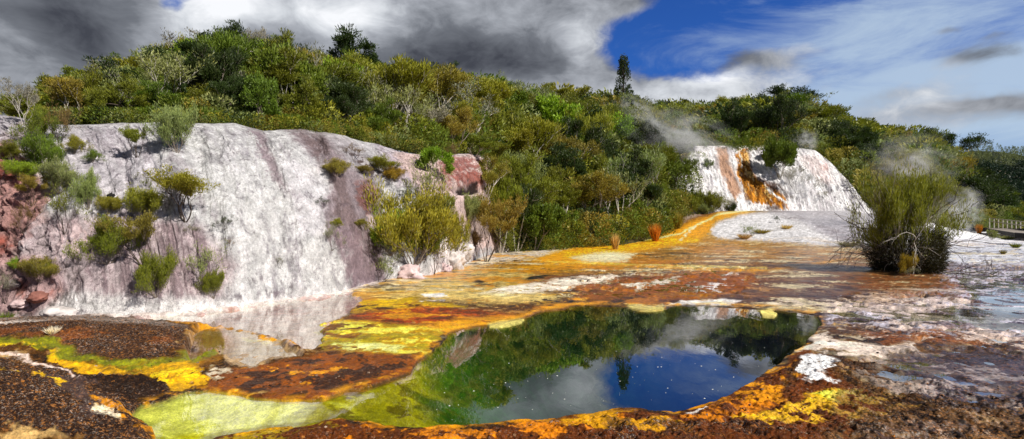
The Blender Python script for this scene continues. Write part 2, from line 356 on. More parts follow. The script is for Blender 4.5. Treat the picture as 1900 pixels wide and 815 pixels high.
    P([(940,800),(1100,770),(1250,772),(1300,800),(1100,830)], (238,176,60), 5, .85, thr=.16, nz=s1)
    P([(1130,790),(1400,800),(1500,830),(1100,840)], (58,38,32), 8, .8, thr=-.05, sp=.9)
    P([(1360,730),(1430,690),(1480,665),(1500,700),(1440,750),(1380,750)], (226,156,44), 4, .85, thr=.0)
    P([(1450,690),(1490,655),(1485,700),(1470,740)], (70,46,34), 5, .8)
    P([(1262,763),(1320,757),(1316,762),(1270,768)], (246,240,232), 1.5, .95, j=3)
    P([(1370,790),(1450,760),(1520,735),(1640,742),(1740,756),(1640,776),(1560,786),(1450,800)], (238,186,60), 5, .95, thr=-.05, w=.3)
    P([(1490,740),(1580,735),(1640,750),(1560,765)], (246,222,120), 3, .85, thr=.1)
    P([(1560,720),(1900,760),(2100,900),(1500,900)], (112,84,62), 14, .7, thr=-.1, sp=.95)
    # right
    P([(1482,648),(1498,628),(1530,619),(1548,632),(1640,640),(1722,628),(1705,652),(1610,666),(1530,652)], (242,228,216), 3, .97, w=0, sp=.12, j=8)
    P([(1478,684),(1488,660),(1520,660),(1560,688),(1532,698),(1562,714),(1536,724),(1490,706)], (252,250,248), 3, 1, w=0, sp=.03, j=8)
    P([(1238,566),(1270,560),(1340,555),(1372,560),(1364,568),(1290,568)], (244,238,232), 2, .97, sp=.05, j=5)
    P([(1400,560),(1600,552),(1600,562),(1500,568),(1420,568)], (226,210,196), 3, .85, thr=-.05)
    P([(1590,545),(1700,536),(1770,552),(1745,576),(1620,576),(1560,566)], (226,198,182), 4, .9, thr=-.2, sp=.4)
    P([(1690,608),(1780,594),(1860,602),(1856,616),(1720,618)], (218,206,204), 3, .85, thr=-.2, sp=.4)
    P([(1560,508),(1780,505),(1910,560),(1900,582),(1750,580),(1560,530)], (150,92,56), 16, .85, thr=-.15, sp=.5, j=40)
    P([(1580,612),(1740,600),(1960,620),(1960,644),(1640,640)], (146,88,54), 6, .8, thr=-.15, sp=.5)
    P([(1650,656),(1980,645),(2300,660),(2300,780),(1980,770),(1720,740)], (84,76,82), 16, .8, w=.65, sp=.6, j=40)
    P([(1560,650),(1980,640),(2300,660),(2300,800),(1980,790),(1650,760)], (186,176,172), 14, .7, thr=.22, nz=sB+s4*.5, sp=.5, j=30)
    P([(1560,640),(1980,640),(2300,660),(2300,800),(1980,800),(1600,770)], (44,34,34), 14, .7, thr=.2, nz=-sB+s4*.5, j=30)
    P([(1640,650),(1700,646),(1760,690),(1700,740),(1600,720)], (128,116,108), 8, .6, thr=.0)
    P(WETR, (136,122,120), 16, .75, w=.8, thr=-.3, j=40)
    P(WETR, (232,228,236), 12, .9, thr=-.02, nz=sB+s4*.4, j=40)  # salt white, with the sky's bluish sheen painted into the colour
    P(WETR, (70,48,38), 12, .85, thr=.10, nz=-sB*.6+s4*.8, j=40)
    P([(1540,560),(1960,500),(2300,520),(2300,660),(1700,650),(1500,610)], (222,208,200), 12, .85, thr=.2, nz=sA+s4*.4)
    # pool bed
    inp = sm(2, -3, sd); k = inp[:, None]
    cream, yg, gr, dp = lin((236,224,140)), lin((176,160,36)), lin((52,90,20)), lin((8,22,44))
    dd = u+s1*60+s2*30
    bed = lerp(cream, yg, sm(-.25, .3, s1+sm(420, 640, u)*1.0-.45+.3*sm(740, 800, v))[:, None])
    bed = lerp(bed, yg, sm(560, 700, dd)[:, None]*.85)
    bed = lerp(bed, lin((96,78,20)), (sm(-.02, .2, s2+s4*.4)*sm(560, 650, u)*(1-sm(900, 960, dd))*.8)[:, None])
    bed = lerp(bed, gr, sm(735, 850, dd-(v-700)*.9)[:, None])
    bed = lerp(bed, lin((16,50,20)), sm(840, 1030, dd-(v-700)*.6)[:, None]); bed = lerp(bed, dp, sm(1050, 1300, dd)[:, None])
    col = lerp(col, bed, k); wet = lerp(wet, 0, inp); speck = lerp(speck, 0, inp)
    edge = np.exp(-((sd-3)/4)**2)*sm(-.2, .2, s2+s4*.5)
    col = lerp(col, lin((236,168,60)), (edge*.65)[:, None])
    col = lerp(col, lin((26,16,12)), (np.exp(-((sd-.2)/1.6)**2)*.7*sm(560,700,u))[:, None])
    for Q in ISLES: col = lerp(col, lin((240,214,150)), (mask(Q, u, v, 5, jit=jx, jamp=3)*sm(-.10, -.03, z))[:, None])
    # subtle broad variation
    col = col*np.clip(1+s4*.35+s2*.25, .4, 1.6)[:, None]
    lum = col.mean(1, keepdims=True); col = np.clip(lum+(col-lum)*1.16, .004, 1)**1.22*1.10
    sat = sm(.25, .7, (col.max(1)-col.min(1))/(col.max(1)+1e-6))[:, None]
    col = lerp(col, col*np.array([.92, 1.10, 1.0]), sat)
    return np.clip(col, 0, .92), np.clip(wet, 0, 1), np.clip(speck, 0, 1)

vs = np.concatenate([np.linspace(1400, 900, 20), np.linspace(890, 830, 30), np.linspace(828, 455, 560), np.linspace(454, 402, 120), np.array([401.2, 400.5, 399.8, 399, 398.4, 398])])
us = np.concatenate([np.linspace(-2500, -320, 24), np.linspace(-300, -20, 60), np.linspace(-18, 1918, 1280), np.linspace(1925, 2200, 60), np.linspace(2220, 4400, 24)])
Yrow = CAM*F/(vs-HZ)
Yback = np.array([-60., -30, -15, -6, -1.5, 1.2]); Yall = np.concatenate([Yback, Yrow])
UU, YY = np.meshgrid(us, Yall); W = np.where(YY < 3, 3+(3-YY), YY)
XX = (UU-950)/F*W
u1, Y1, x1 = UU.ravel(), YY.ravel(), XX.ravel()
v1 = HZ+CAM*F/np.maximum(Y1, 1.5); 
gz, sd, a1, a2, a3, ajx = ground_height(u1, v1, x1, np.maximum(Y1, 1.5))
# painted position = where that spot really shows (ramp lifts it)
vt = HZ+(CAM-rampz(u1, np.maximum(Y1, 1.5)))*F/np.maximum(Y1, 1.5)
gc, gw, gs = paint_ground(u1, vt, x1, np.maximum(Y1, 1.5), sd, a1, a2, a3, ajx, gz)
GM = mat_mineral('mineral_crust', (2.2, 9, 34), bump=.7, bdist=.05)
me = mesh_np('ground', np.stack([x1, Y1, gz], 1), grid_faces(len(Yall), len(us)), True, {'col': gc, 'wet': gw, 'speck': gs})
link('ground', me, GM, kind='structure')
GU, GV = project(x1[Y1 > 3], Y1[Y1 > 3], gz[Y1 > 3]); GP = np.stack([x1, Y1, gz], 1)[Y1 > 3]
# water level sheet
wx = np.array([-90, 90.]); wy = np.array([4.5, 50.])
wp = [(-90, 4.5, -.035), (90, 4.5, -.035), (90, 48, -.035), (-90, 48, -.035)]
link('water', mesh_np('water', wp, [[0, 1, 2, 3]]), WATER, kind='structure')

# ---------------------------------------------------------------- cliff
CT = [(-700,215),(-300,215),(0,222),(60,226),(130,232),(250,232),(440,233),(485,243),(560,246),(620,252),(700,268),(740,280),(800,290),(850,285),(905,290),(935,330),(960,420)]
def c_by(u): return CAM*F/(interp(CB, u)-HZ)
def c_ty(u): return c_by(u)+interp([(-700,6),(0,6.2),(600,6.5),(760,7),(880,6.5),(960,3)], u)
def cliff_surface(u, t):
    yb = c_by(u)-.1; yt = c_ty(u); zb = -.12
    zt = CAM-(interp(CT, u)-HZ)*yt/F
    zz = zb+(zt-zb)*np.sin(np.minimum(t, 1)*math.pi/2*.98)**.92
    y = yb+(yt-yb)*t**1.25
    x = (u-950)/F*y
    Tz = t*6
    xs = (u+t*95)*.021
    fl = fbm(xs*.9, Tz*.26, 101, 5, .55)                   # flutes down the slope
    ft = fbm(xs*4.5, Tz*2.4, 111, 4, .6)
    lump = fbm(x*.8, Tz*.8, 121, 5, .6)
    rk = np.abs(fbm(x*2.0, Tz*2.0+y*.7, 131, 5, .55))
    fine = fbm(x*6, Tz*6, 141, 4, .7); fine2 = fbm(x*17, Tz*17, 145, 3, .7)
    rocky = np.clip(sm(130, 40, u)+sm(600, 760, u)*.6+sm(.35, .1, t)*sm(260, 120, u)*.8, 0, 1)
    fade = np.clip(t*6, 0, 1)
    d = fl*.42+ft*.04+lump*.30+fine*.028+fine2*.014+rocky*(rk*.6-.12+np.abs(fbm(x*4.5, Tz*4.5, 161, 4))*.22)
    vv = HZ+F*(CAM-zz)/y
    d = d-1.6*np.exp(-(((u-862)/26)**2+((vv-353)/7)**2)) + .15*np.exp(-(((u-862)/36)**2+((vv-328)/14)**2))
    d = d-.35*np.exp(-(((u-585)/22)**2))*sm(.15, .5, t)
    top = sm(1, .78, t)
    y2 = y-d*fade*.8*(.06+.94*top); z2 = zz+d*fade*.25*top+sm(.8, 1, t)*(fbm(x*.9, x*0, 151, 4)*.22)
    back = t > 1
    y2 = np.where(back, yt+(t-1)*30, y2); z2 = np.where(back, zt-(t-1)*2.5, z2)
    return (u-950)/F*y, y2, z2, vv, dict(fl=fl, ft=ft, lump=lump, rk=rk, fine=fine, rocky=rocky)
cu = np.concatenate([np.linspace(-700, -20, 90), np.linspace(-18, 960, 760)]); ct = np.concatenate([np.linspace(0, 1, 300), [1.02, 1.08, 1.2]])
Uc, Tc = np.meshgrid(cu, ct); uc, tc = Uc.ravel(), Tc.ravel()
cx, cy, cz, cv, q = cliff_surface(uc, tc)
def paint_cliff(u, v, x, t, q):
    xs = (u+t*95)*.021
    st = fbm(xs*2.4, t*5.5, 201, 6, .68); st2 = fbm(xs*9, t*32, 211, 5, .7); pt = fbm(x*.9, t*4.5, 221, 6, .65); sp = fbm(x*7, t*38, 231, 4, .75)
    col = lerp(lin((192,191,190)), lin((146,142,145)), sm(-.05, .55, st*.7+st2*.5+pt*.35)[:, None])
    wu = u+st2*8+pt*10; wv = v+sp*5+pt*8
    def P(shape, rgb, f=6, op=1, thr=None, nz=None, st_=None, j=8):
        nonlocal col
        m = mask(shape, wu, wv, f, st_, sp, j)*op
        if thr is not None: m = m*sm(thr-.12, thr+.12, st*.7+st2*.5 if nz is None else nz)
        col = lerp(col, lin(rgb), m[:, None])
    P([(-700,200),(60,215),(130,232),(260,232),(300,300),(340,370),(300,400),(180,400),(130,330),(60,280),(-700,260)], (184,178,184), 16, .8)
    P([(130,232),(260,232),(340,370),(180,400)], (146,138,144), 14, .7, thr=.1)
    P([(290,270),(330,275),(370,330),(420,400),(400,420),(340,350)], (150,142,146), 10, .6, thr=-.1)
    P([(60,400),(250,398),(370,420),(440,490),(410,552),(300,556),(100,545),(50,480)], (166,148,150), 18, .85)
    P([(60,400),(250,398),(370,420),(440,490),(410,552),(300,556),(100,545)], (120,102,106), 14, .75, thr=.06)
    P([(100,420),(230,410),(240,470),(120,480)], (206,180,180), 12, .7, thr=-.1)
    P([(-700,260),(20,262),(50,300),(82,350),(80,400),(60,440),(20,480),(-700,520)], (158,118,112), 10, .95)
    P([(-700,290),(20,300),(45,330),(-20,345),(-700,360)], (134,66,54), 9, .85, thr=-.2, nz=pt)
    P([(-700,430),(10,440),(22,470),(0,490),(-700,500)], (146,74,58), 7, .85, thr=-.2, nz=pt)
    P([(-700,470),(40,470),(110,490),(120,560),(60,590),(-700,600)], (164,132,130), 14, .9)
    P([(30,520),(120,540),(90,560),(40,560)], (160,88,66), 8, .75, thr=-.1, nz=pt)
    P([(-100,225),(60,228),(60,270),(-100,270)], (130,112,112), 8, .6, thr=0, nz=pt)
    P([(-700,590),(60,590),(110,545),(180,550),(300,560),(420,560),(600,538),(660,530),(640,560),(400,590),(-700,640)], (220,216,213), 12, .7)
    P([(460,240),(488,240),(505,290),(530,340),(570,370),(540,368),(500,330),(478,280)], (132,116,122), 7, .85, thr=-.2)
    P([(395,250),(420,250),(450,320),(430,320)], (196,194,196), 8, .6)
    P([(536,244),(612,250),(650,262),(690,300),(700,340),(712,400),(716,524),(655,536),(640,480),(600,420),(590,370),(610,340),(590,300),(556,270)], (136,122,126), 12, .95)
    P([(552,246),(600,250),(640,300),(650,360),(680,430),(660,440),(620,400),(612,340),(590,300)], (104,88,88), 9, .85, thr=-.15)
    P([(600,420),(700,420),(714,524),(655,536)], (122,104,110), 10, .8, thr=-.05)
    P([(520,300),(600,300),(600,440),(560,440)], (198,194,198), 12, .6)
    P([(610,255),(740,275),(770,310),(740,350),(690,340),(640,300)], (170,166,168), 10, .8)
    P([(610,262),(680,290),(720,330),(690,335),(650,300)], (66,48,44), 7, .9, thr=.05, nz=sp*.8+pt*.4)
    P([(700,270),(780,285),(830,350),(800,370),(740,340)], (158,146,156), 8, .85)
    P([(720,280),(790,300),(810,360)], (206,202,206), 4, .6, thr=.0, st_=5)
    P([(662,342),(690,334),(706,360),(700,395),(685,412),(668,375)], (122,80,74), 6, .85, thr=-.05, nz=pt*.5+st2*.6)
    P([(678,400),(704,395),(706,440),(686,440)], (222,200,196), 5, .8, thr=-.2)
    P([(680,430),(705,430),(712,470),(690,470)], (52,42,40), 6, .8)
    P([(730,285),(800,280),(900,285),(930,320),(960,420),(960,460),(840,470),(800,400),(760,330)], (196,172,166), 8, .9)
    P([(815,290),(905,290),(900,345),(820,345)], (142,88,80), 10, .9, thr=-.12, nz=pt*.6+st2*.6)
    P([(825,320),(900,320),(896,350),(830,350)], (150,86,74), 8, .75, thr=.0, nz=pt*.6+sp*.6)
    P([(836,346),(890,342),(886,358),(850,358)], (24,14,12), 3, .95, j=4)  # shade of the cave mouth painted near-black into the rock colour
    P([(870,380),(960,380),(960,440),(880,440)], (90,80,70), 8, .6)
    P([(820,440),(870,420),(890,470),(860,490),(800,512)], (226,216,212), 8, .9)
    # pitted marks
    col = lerp(col, lin((92,80,86)), (sm(.3, .5, sp*.8+pt*.35)*.6*sm(420,400,u)*1)[:, None]*0+(sm(.34, .5, sp*.9+pt*.3)*.55)[:, None])
    for (a, b, r, e) in ((475,515,26,9),(500,545,34,8),(420,445,22,5),(560,560,30,4),(455,470,14,5),(520,490,9,7),(600,375,8,9),(445,550,26,6)):
        mk = np.exp(-(((u-a)/r)**2+((v-b)/e)**2))*sm(-.1, .25, st2+sp*.6)
        col = lerp(col, lin((88,76,84)), (mk*.8)[:, None])
    col = lerp(col, lin((44,34,30)), (q['rocky']*sm(.1, .02, q['rk'])*.75)[:, None])
    col = col*np.clip(1+st*.15+q['fine']*.25, .5, 1.4)[:, None]
    return np.clip(col, 0, .9)
cc = paint_cliff(uc, cv, cx, tc, q)
CM = mat_mineral('sinter_rock', (2.4, 11, 38), streak=(1.05, 1, .8), bump=.7, bdist=.10, speck=False, pits=5.0)
link('cliff', mesh_np('cliff', np.stack([cx, cy, cz], 1), grid_faces(len(ct), len(cu)), True, {'col': cc, 'wet': np.full(len(cx), .12)}), CM, kind='structure')
mk = tc <= 1; CU, CV = project(cx[mk], cy[mk], cz[mk]); CP = np.stack([cx, cy, cz], 1)[mk]

# ---------------------------------------------------------------- cascade
AT = [(1215,392),(1240,362),(1266,305),(1290,271),(1420,270),(1470,273),(1512,279),(1540,300),(1570,332),(1600,372),(1630,398)]
AB = [(1215,400),(1240,398),(1300,398),(1370,396),(1450,391),(1600,397),(1630,402)]
ABY = 77.0
def casc_surface(u, t):
    yb = ABY+interp([(1215,-4),(1300,-3),(1400,0),(1630,0)], u); zb = CAM-(interp(AB, u)-HZ)*yb/F-.3
    h = (interp(AB, u)-interp(AT, u))/125.0
    yt = yb+1+11*h; zt = CAM-(interp(AT, u)-HZ)*yt/F
    prof = lerp(t, np.sin(t*math.pi/2), .55); prof = lerp(prof, t**1.4, .3*sm(1250,1400,u)*sm(1500,1400,u))
    z = zb+(zt-zb)*prof; y = yb+(yt-yb)*t
    x = (u-950)/F*y
    xc = (u-t*-30)*.08
    fl = fbm(xc*.55, t*1.1, 301, 5, .55); f2 = np.abs(fbm(xc*1.1, t*5, 311, 5, .6)); f3 = fbm(xc*4, t*14, 321, 4, .6)
    d = fl*.35+f2*.5+f3*.2
    fade = np.clip(t*8, 0, 1)*np.clip((1.02-t)*9, .15, 1)*np.clip(h*3, .1, 1)
    vv = HZ+F*(CAM-z)/y
    y2 = y-d*fade; z2 = z+d*fade*.15
    back = t > 1
    return x, np.where(back, yt+(t-1)*60, y2), np.where(back, zt-(t-1)*4, z2), vv, fl, f2, f3
au = np.linspace(1215, 1630, 420); at_ = np.concatenate([np.linspace(0, 1, 170), [1.05, 1.2]])
Ua, Ta = np.meshgrid(au, at_); ua, ta = Ua.ravel(), Ta.ravel()
ax, ay, az, av, afl, af2, af3 = casc_surface(ua, ta)
def paint_casc(u, v, x, t, fl, f2, f3):
    s = fbm((u+t*30)*.13, t*3.5, 401, 5, .65); sp = fbm(x*3.5, t*14, 411, 4, .65); pt = fbm(x*.6, t*5, 421, 4)
    col = lerp(lin((228,226,226)), lin((182,177,181)), sm(.0, .45, s)[:, None])
    wu = u+s*5; wv = v+sp*4
    def P(shape, rgb, f=3, op=1, thr=None, stk=None, j=5):
        nonlocal col
        m = mask(shape, wu, wv, f, stk, sp, j)*op
        if thr is not None: m = m*sm(thr-.1, thr+.1, s*.5+sp*.6)
        col = lerp(col, lin(rgb), m[:, None])
    P([(1326,272),(1352,274),(1352,300),(1366,330),(1376,356),(1366,372),(1350,352),(1336,322)], (164,120,88), 4, .9)
    P([(1300,270),(1330,272),(1340,320),(1316,310)], (150,140,140), 6, .5, thr=-.1)
    P([(1368,276),(1388,276),(1392,310),(1406,334),(1438,350),(1456,368),(1462,388),(1424,382),(1392,374),(1382,350),(1368,326)], (196,130,36), 2.5, 1)
    P([(1366,286),(1392,280),(1398,320),(1456,366),(1462,388),(1384,374),(1370,340)], (110,62,18), 3, .85, thr=-.02)
    P([(1366,276),(1392,276),(1398,320),(1456,366),(1462,388),(1384,374),(1366,340)], (228,220,210), 2, .8, thr=.3)
    P([(1366,286),(1392,280),(1398,320),(1440,366),(1420,382),(1384,374),(1370,340)], (242,190,70), 3, .8, thr=.26)
    P([(1410,332),(1446,342),(1470,366),(1456,370),(1430,352)], (84,52,30), 3, .85, thr=-.15)
    P([(1376,272),(1372,284),(1378,296),(1374,310)], (250,240,220), 1, .9, stk=1.6, j=2)
    P([(1424,352),(1450,372),(1492,390)], (246,244,240), 1, .95, stk=1.8, j=2)
    P([(1412,384),(1456,380),(1460,392),(1416,392)], (84,56,40), 3, .85, thr=-.1)
    P([(1460,300),(1500,330),(1560,380),(1600,395),(1500,395),(1470,380)], (206,200,202), 8, .6, thr=.0)
    P([(1524,304),(1536,304),(1536,318),(1526,318)], (150,80,70), 3, .8, thr=-.2)
    P([(1480,290),(1520,288),(1550,340),(1520,340)], (226,206,200), 8, .6)
    col = lerp(col, lin((110,102,108)), (sm(.34, .5, sp+pt*.3)*.4)[:, None])
    return np.clip(col*np.clip(1+f3*.3, .6, 1.3)[:, None], 0, .92)
ac = paint_casc(ua, av, ax, ta, afl, af2, af3)
AM = mat_mineral('silica_cascade', (.7, 3, 9), streak=(1.2, .8, .7), bump=.8, bdist=.3, speck=False, pits=1.5)
link('cascade', mesh_np('cascade', np.stack([ax, ay, az], 1), grid_faces(len(at_), len(au)), True, {'col': ac, 'wet': np.full(len(ax), .1)}), AM, kind='structure')
mk = ta <= 1; AU, AV = project(ax[mk], ay[mk], az[mk]); AP = np.stack([ax, ay, az], 1)[mk]

# ---------------------------------------------------------------- hillside
def vY(v, Y): return (Y, CAM-(v-HZ)*Y/F)
def crim(u): Y = float(c_ty(u)); return (Y-.2, CAM-(float(interp(CT, u))+3-HZ)*Y/F)
COLS = [
 (-900, [crim(-700), vY(225,34), vY(225,45), vY(228,60), vY(235,80)]),
 (-300, [crim(-300), vY(225,30), vY(228,40), vY(230,55), vY(235,75)]),
 (0,   [crim(0),   vY(230,27), vY(232,34), vY(236,45), vY(250,70)]),
 (80,  [crim(80),  vY(226,27), vY(222,33), vY(220,42), vY(240,70)]),
 (150, [crim(150), vY(222,28), vY(208,34), vY(196,42), vY(210,70)]),
 (250, [crim(250), vY(218,29), vY(196,37), vY(180,46), vY(196,75)]),
 (330, [crim(330), vY(215,30), vY(182,40), vY(152,52), vY(170,80)]),
 (400, [crim(400), vY(212,31), vY(170,42), vY(130,55), vY(150,85)]),
 (500, [crim(500), vY(222,31), vY(180,44), vY(142,58), vY(165,90)]),
 (600, [crim(600), vY(230,33), vY(195,47), vY(162,62), vY(185,95)]),
 (700, [crim(700), vY(245,37), vY(208,52), vY(172,68), vY(195,100)]),
 (800, [crim(800), vY(260,42), vY(222,56), vY(190,74), vY(210,105)]),
 (880, [crim(880), vY(262,46), vY(228,60), vY(196,78), vY(215,110)]),
 (915, [(39,1.8), vY(330,50), vY(250,68), vY(202,96), vY(220,130)]),
 (950, [(42,-.3), vY(370,52), vY(280,72), vY(208,108), vY(225,140)]),
 (1050,[(46,-.3), vY(380,58), vY(295,84), vY(216,150), vY(235,190)]),
 (1150,[(51,-.3), vY(378,64), vY(300,95), vY(224,195), vY(240,240)]),
 (1230,[(60,.2), vY(365,72), vY(300,105), vY(236,225), vY(250,270)]),
 (1275,[(72,2.5), vY(335,84), vY(290,125), vY(240,250), vY(250,300)]),
 (1300,[vY(290,87), vY(276,98), vY(262,140), vY(238,260), vY(250,310)]),
 (1440,[vY(282,89), vY(272,99), vY(256,140), vY(228,260), vY(245,310)]),
 (1520,[vY(292,89), vY(275,99), vY(262,140), vY(246,245), vY(262,290)]),
 (1580,[vY(345,84), vY(310,96), vY(288,115), vY(264,215), vY(280,260)]),
 (1640,[vY(400,78), vY(355,89), vY(318,108), vY(276,180), vY(290,220)]),
 (1700,[vY(415,76), vY(372,88), vY(335,104), vY(286,132), vY(300,160)]),
 (1750,[vY(424,78), vY(390,88), vY(355,101), vY(310,124), vY(325,152)]),
 (1800,[vY(425,84), vY(408,90), vY(385,98), vY(350,108), vY(370,135)]),
 (1850,[vY(424,90), vY(416,96), vY(404,102), vY(385,110), vY(400,135)]),
 (1910,[vY(424,96), vY(420,101), vY(414,107), vY(404,114), vY(415,135)]),
 (2100,[vY(424,100), vY(420,105), vY(414,110), vY(408,116), vY(415,135)]),
 (3000,[vY(424,100), vY(420,105), vY(414,110), vY(408,116), vY(415,135)]),
]
cU = np.array([c[0] for c in COLS], float); cY = np.array([[p[0] for p in c[1]] for c in COLS]); cZ = np.array([[p[1] for p in c[1]] for c in COLS])
def hill_surface(u, t):
    tk = np.linspace(0, 1, 5); Y = np.zeros(u.shape); Z = np.zeros(u.shape)
    for k in range(4):
        s = (t >= tk[k]) & ((t < tk[k+1]) | (k == 3)); f = np.clip((t[s]-tk[k])*4, 0, 1.5)
        Y[s] = lerp(np.interp(u[s], cU, cY[:, k]), np.interp(u[s], cU, cY[:, k+1]), f)
        Z[s] = lerp(np.interp(u[s], cU, cZ[:, k]), np.interp(u[s], cU, cZ[:, k+1]), f)
    X = (u-950)/F*Y
    return X, Y, Z+fbm(X*.15, Y*.15, 501, 4)*.8*sm(0, .15, t)
hu = np.linspace(-900, 3000, 500); ht = np.linspace(0, 1, 90); Uh, Th = np.meshgrid(hu, ht)
hx, hy, hz = hill_surface(Uh.ravel(), Th.ravel())
s = fbm(hx*.3, hy*.3, 511, 5)
hc = lerp(lin((40,44,22)), lin((92,78,52)), sm(-.2, .4, s)[:, None])
HM = mat_mineral('scrub_soil', (.8, 3, 11), bump=.8, bdist=.2, speck=False)
link('hillside', mesh_np('hillside', np.stack([hx, hy, hz], 1), grid_faces(90, 500), True, {'col': hc, 'wet': np.zeros(len(hx))}), HM, kind='structure')

# distant hills: right-hand forested hill and a low range all the way round
fu = np.linspace(1500, 3200, 170); ft_ = np.linspace(0, 1, 40); Uf, Tf = np.meshgrid(fu, ft_)
FT = [(1500,330),(1700,300),(1760,288),(1800,280),(1850,281),(1900,289),(2000,292),(2200,300),(3200,340)]
fy = 175+Tf*150; fz = -2+(CAM-(interp(FT, Uf)-HZ)*325/F+2)*Tf**.85
fx = (Uf-950)/F*fy
fc = lerp(lin((26,36,20)), lin((60,66,36)), sm(-.3, .4, fbm(fx.ravel()*.05, fy.ravel()*.05, 521, 4))[:, None])
rd = sds([(1815,313),(1836,314),(1868,322),(1900,330)], *project(fx.ravel(), fy.ravel(), fz.ravel()))
fc = lerp(fc, lin((190,175,150)), sm(3.0, 1.0, rd)[:, None])
link('hills', mesh_np('hills', np.stack([fx.ravel(), fy.ravel(), fz.ravel()], 1), grid_faces(40, 170), True, {'col': fc, 'wet': np.zeros(fx.size)}), HM, kind='structure')

# ---------------------------------------------------------------- plants
def tubes(segs, sides=4):
    s = np.array(segs, float)
    p0, p1, r0, r1 = s[:, 0:3], s[:, 3:6], s[:, 6], s[:, 7]
    d = p1-p0; d /= np.linalg.norm(d, axis=1, keepdims=True)+1e-9
    up = np.where(np.abs(d[:, 2:3]) > .9, [[1., 0, 0]], [[0., 0, 1]])
    a = np.cross(d, up); a /= np.linalg.norm(a, axis=1, keepdims=True)+1e-9; b = np.cross(d, a)
    V = []
    for p, r in ((p0, r0), (p1, r1)):
        for k in range(sides):
            th = 2*math.pi*k/sides
            V.append(p+(a*math.cos(th)+b*math.sin(th))*r[:, None])
    V = np.stack(V, 1)
    f = np.array([[k, (k+1) % sides, sides+(k+1) % sides, sides+k] for k in range(sides)])
    Fq = (np.arange(len(s))[:, None, None]*(2*sides)+f[None]).reshape(-1, 4)
    return V.reshape(-1, 3), Fq
def blades(c, d, L, Wd, lv, rng):
    n = len(c); d = d/(np.linalg.norm(d, axis=1, keepdims=True)+1e-9)
    r = rng.normal(size=(n, 3)); a = np.cross(d, r); a /= np.linalg.norm(a, axis=1, keepdims=True)+1e-9
    L = L[:, None]; Wd = Wd[:, None]
    V = np.stack([c, c+d*L*.45+a*Wd, c+d*L, c+d*L*.45-a*Wd], 1).reshape(-1, 3)
    return V, np.arange(4*n).reshape(-1, 4), np.repeat(lv, 4)

def grow(rng, stems=3, lean=.5, depth=3, kids=3, l0=.42, lf=.68, up=.35, ang=.75, r0=.02, flat=0., jit=.12, bend=3, base_r=.012, tiplev=9, leanr=None):
    segs, tips = [], []
    def rec(p, d, L, r, lev):
        k = bend if lev < depth else 2; q = p
        for i in range(k):
            d = d+rng.normal(size=3)*jit+np.array([0, 0, up*.25*(1-flat)]); d /= np.linalg.norm(d)
            q2 = q+d*L/k; rr = r*(1-.4*(i+1)/k)
            segs.append(np.r_[q, q2, r*(1-.4*i/k), rr]); q = q2
            if lev >= depth-1 or (lev == depth-2 and i == k-1): tips.append(np.r_[q, d, lev])
            elif lev >= tiplev: tips.append(np.r_[q, d, lev])
        if lev < depth:
            for j in range(kids+(rng.random() < .4)):
                th = rng.random()*6.283; pr = rng.normal(size=3); pr -= d*(pr@d); pr /= np.linalg.norm(pr)
                nd = d*math.cos(ang)+pr*math.sin(ang)*(.7+.5*rng.random()); nd[2] = nd[2]*(1-flat)+up*.4*(1-flat)
                nd /= np.linalg.norm(nd)
                rec(q, nd, L*lf*(.75+.5*rng.random()), r*.58, lev+1)
    for s in range(stems):
        th = 6.283*(s+rng.random()*.6)/stems
        ln = lean if leanr is None else rng.uniform(*leanr)
        d = np.array([math.cos(th)*ln, math.sin(th)*ln, 1.]); d /= np.linalg.norm(d)
        rec(np.array([math.cos(th)*base_r, math.sin(th)*base_r, -.04]), d, l0*(.8+.4*rng.random()), r0, 0)
    return np.array(segs), np.array(tips)
def foliate(rng, tips, per, rad, leaf, wid, squash=1., upb=.5, dirw=.6, drop=0., zmin=.02):
    """sprays of small blades round each twig tip"""
    t = tips[rng.random(len(tips)) > drop]
    c = np.repeat(t[:, :3], per, 0); d0 = np.repeat(t[:, 3:6], per, 0); n = len(c)
    off = rng.normal(size=(n, 3)); off /= np.linalg.norm(off, axis=1, keepdims=True); off *= (rng.random((n, 1))**.5)*rad
    off[:, 2] *= squash
    clump = np.repeat(rng.random(len(t)), per)
    c = c+off
    d = off/rad*.8+d0*dirw+np.array([0, 0, upb])+rng.normal(size=(n, 3))*.35
    L = leaf*(.6+.8*rng.random(n)); W_ = wid*(.7+.6*rng.random(n))
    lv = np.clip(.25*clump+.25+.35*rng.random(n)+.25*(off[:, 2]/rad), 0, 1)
    k = c[:, 2] > zmin
    return blades(c[k], d[k], L[k], W_[k], lv[k], rng)
def normed(V, seg=None):
    return V
KIND = {}
def proto(kind, seed, segs, fol, barkm):
    V, Fq, lv = fol
    top = np.percentile(V[:, 2], 99.5) if len(V) else 1
    V = V/top; sv, sf = tubes(segs); sv = sv/top
    b = mesh_np(kind+'_wood', sv, sf, False); b.materials.append(barkm)
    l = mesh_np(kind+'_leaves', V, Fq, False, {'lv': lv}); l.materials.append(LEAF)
    wdt = np.percentile(np.abs(V[:, :2]), 96)
    KIND.setdefault(kind, []).append((b, l, V, Fq, lv, wdt))
for sdn in range(5):      # dense feathery scrub tree
    r = np.random.default_rng(10+sdn)
    sg, tp = grow(r, 4, .65, 3, 3, .40, .66, .45, .7, .018)
    proto('scrub', sdn, sg, foliate(r, tp, 28, .08, .05, .0068, .7, .6), PALEBARK if sdn % 2 else BARK)
for sdn in range(3):      # layered, flat padded tree
    r = np.random.default_rng(30+sdn)
    sg, tp = grow(r, 3, .75, 3, 3, .46, .64, .12, .95, .02, .45)
    proto('pads', sdn, sg, foliate(r, tp[tp[:, 2] > .3], 34, .10, .055, .0085, .34, .3), DARKBARK)
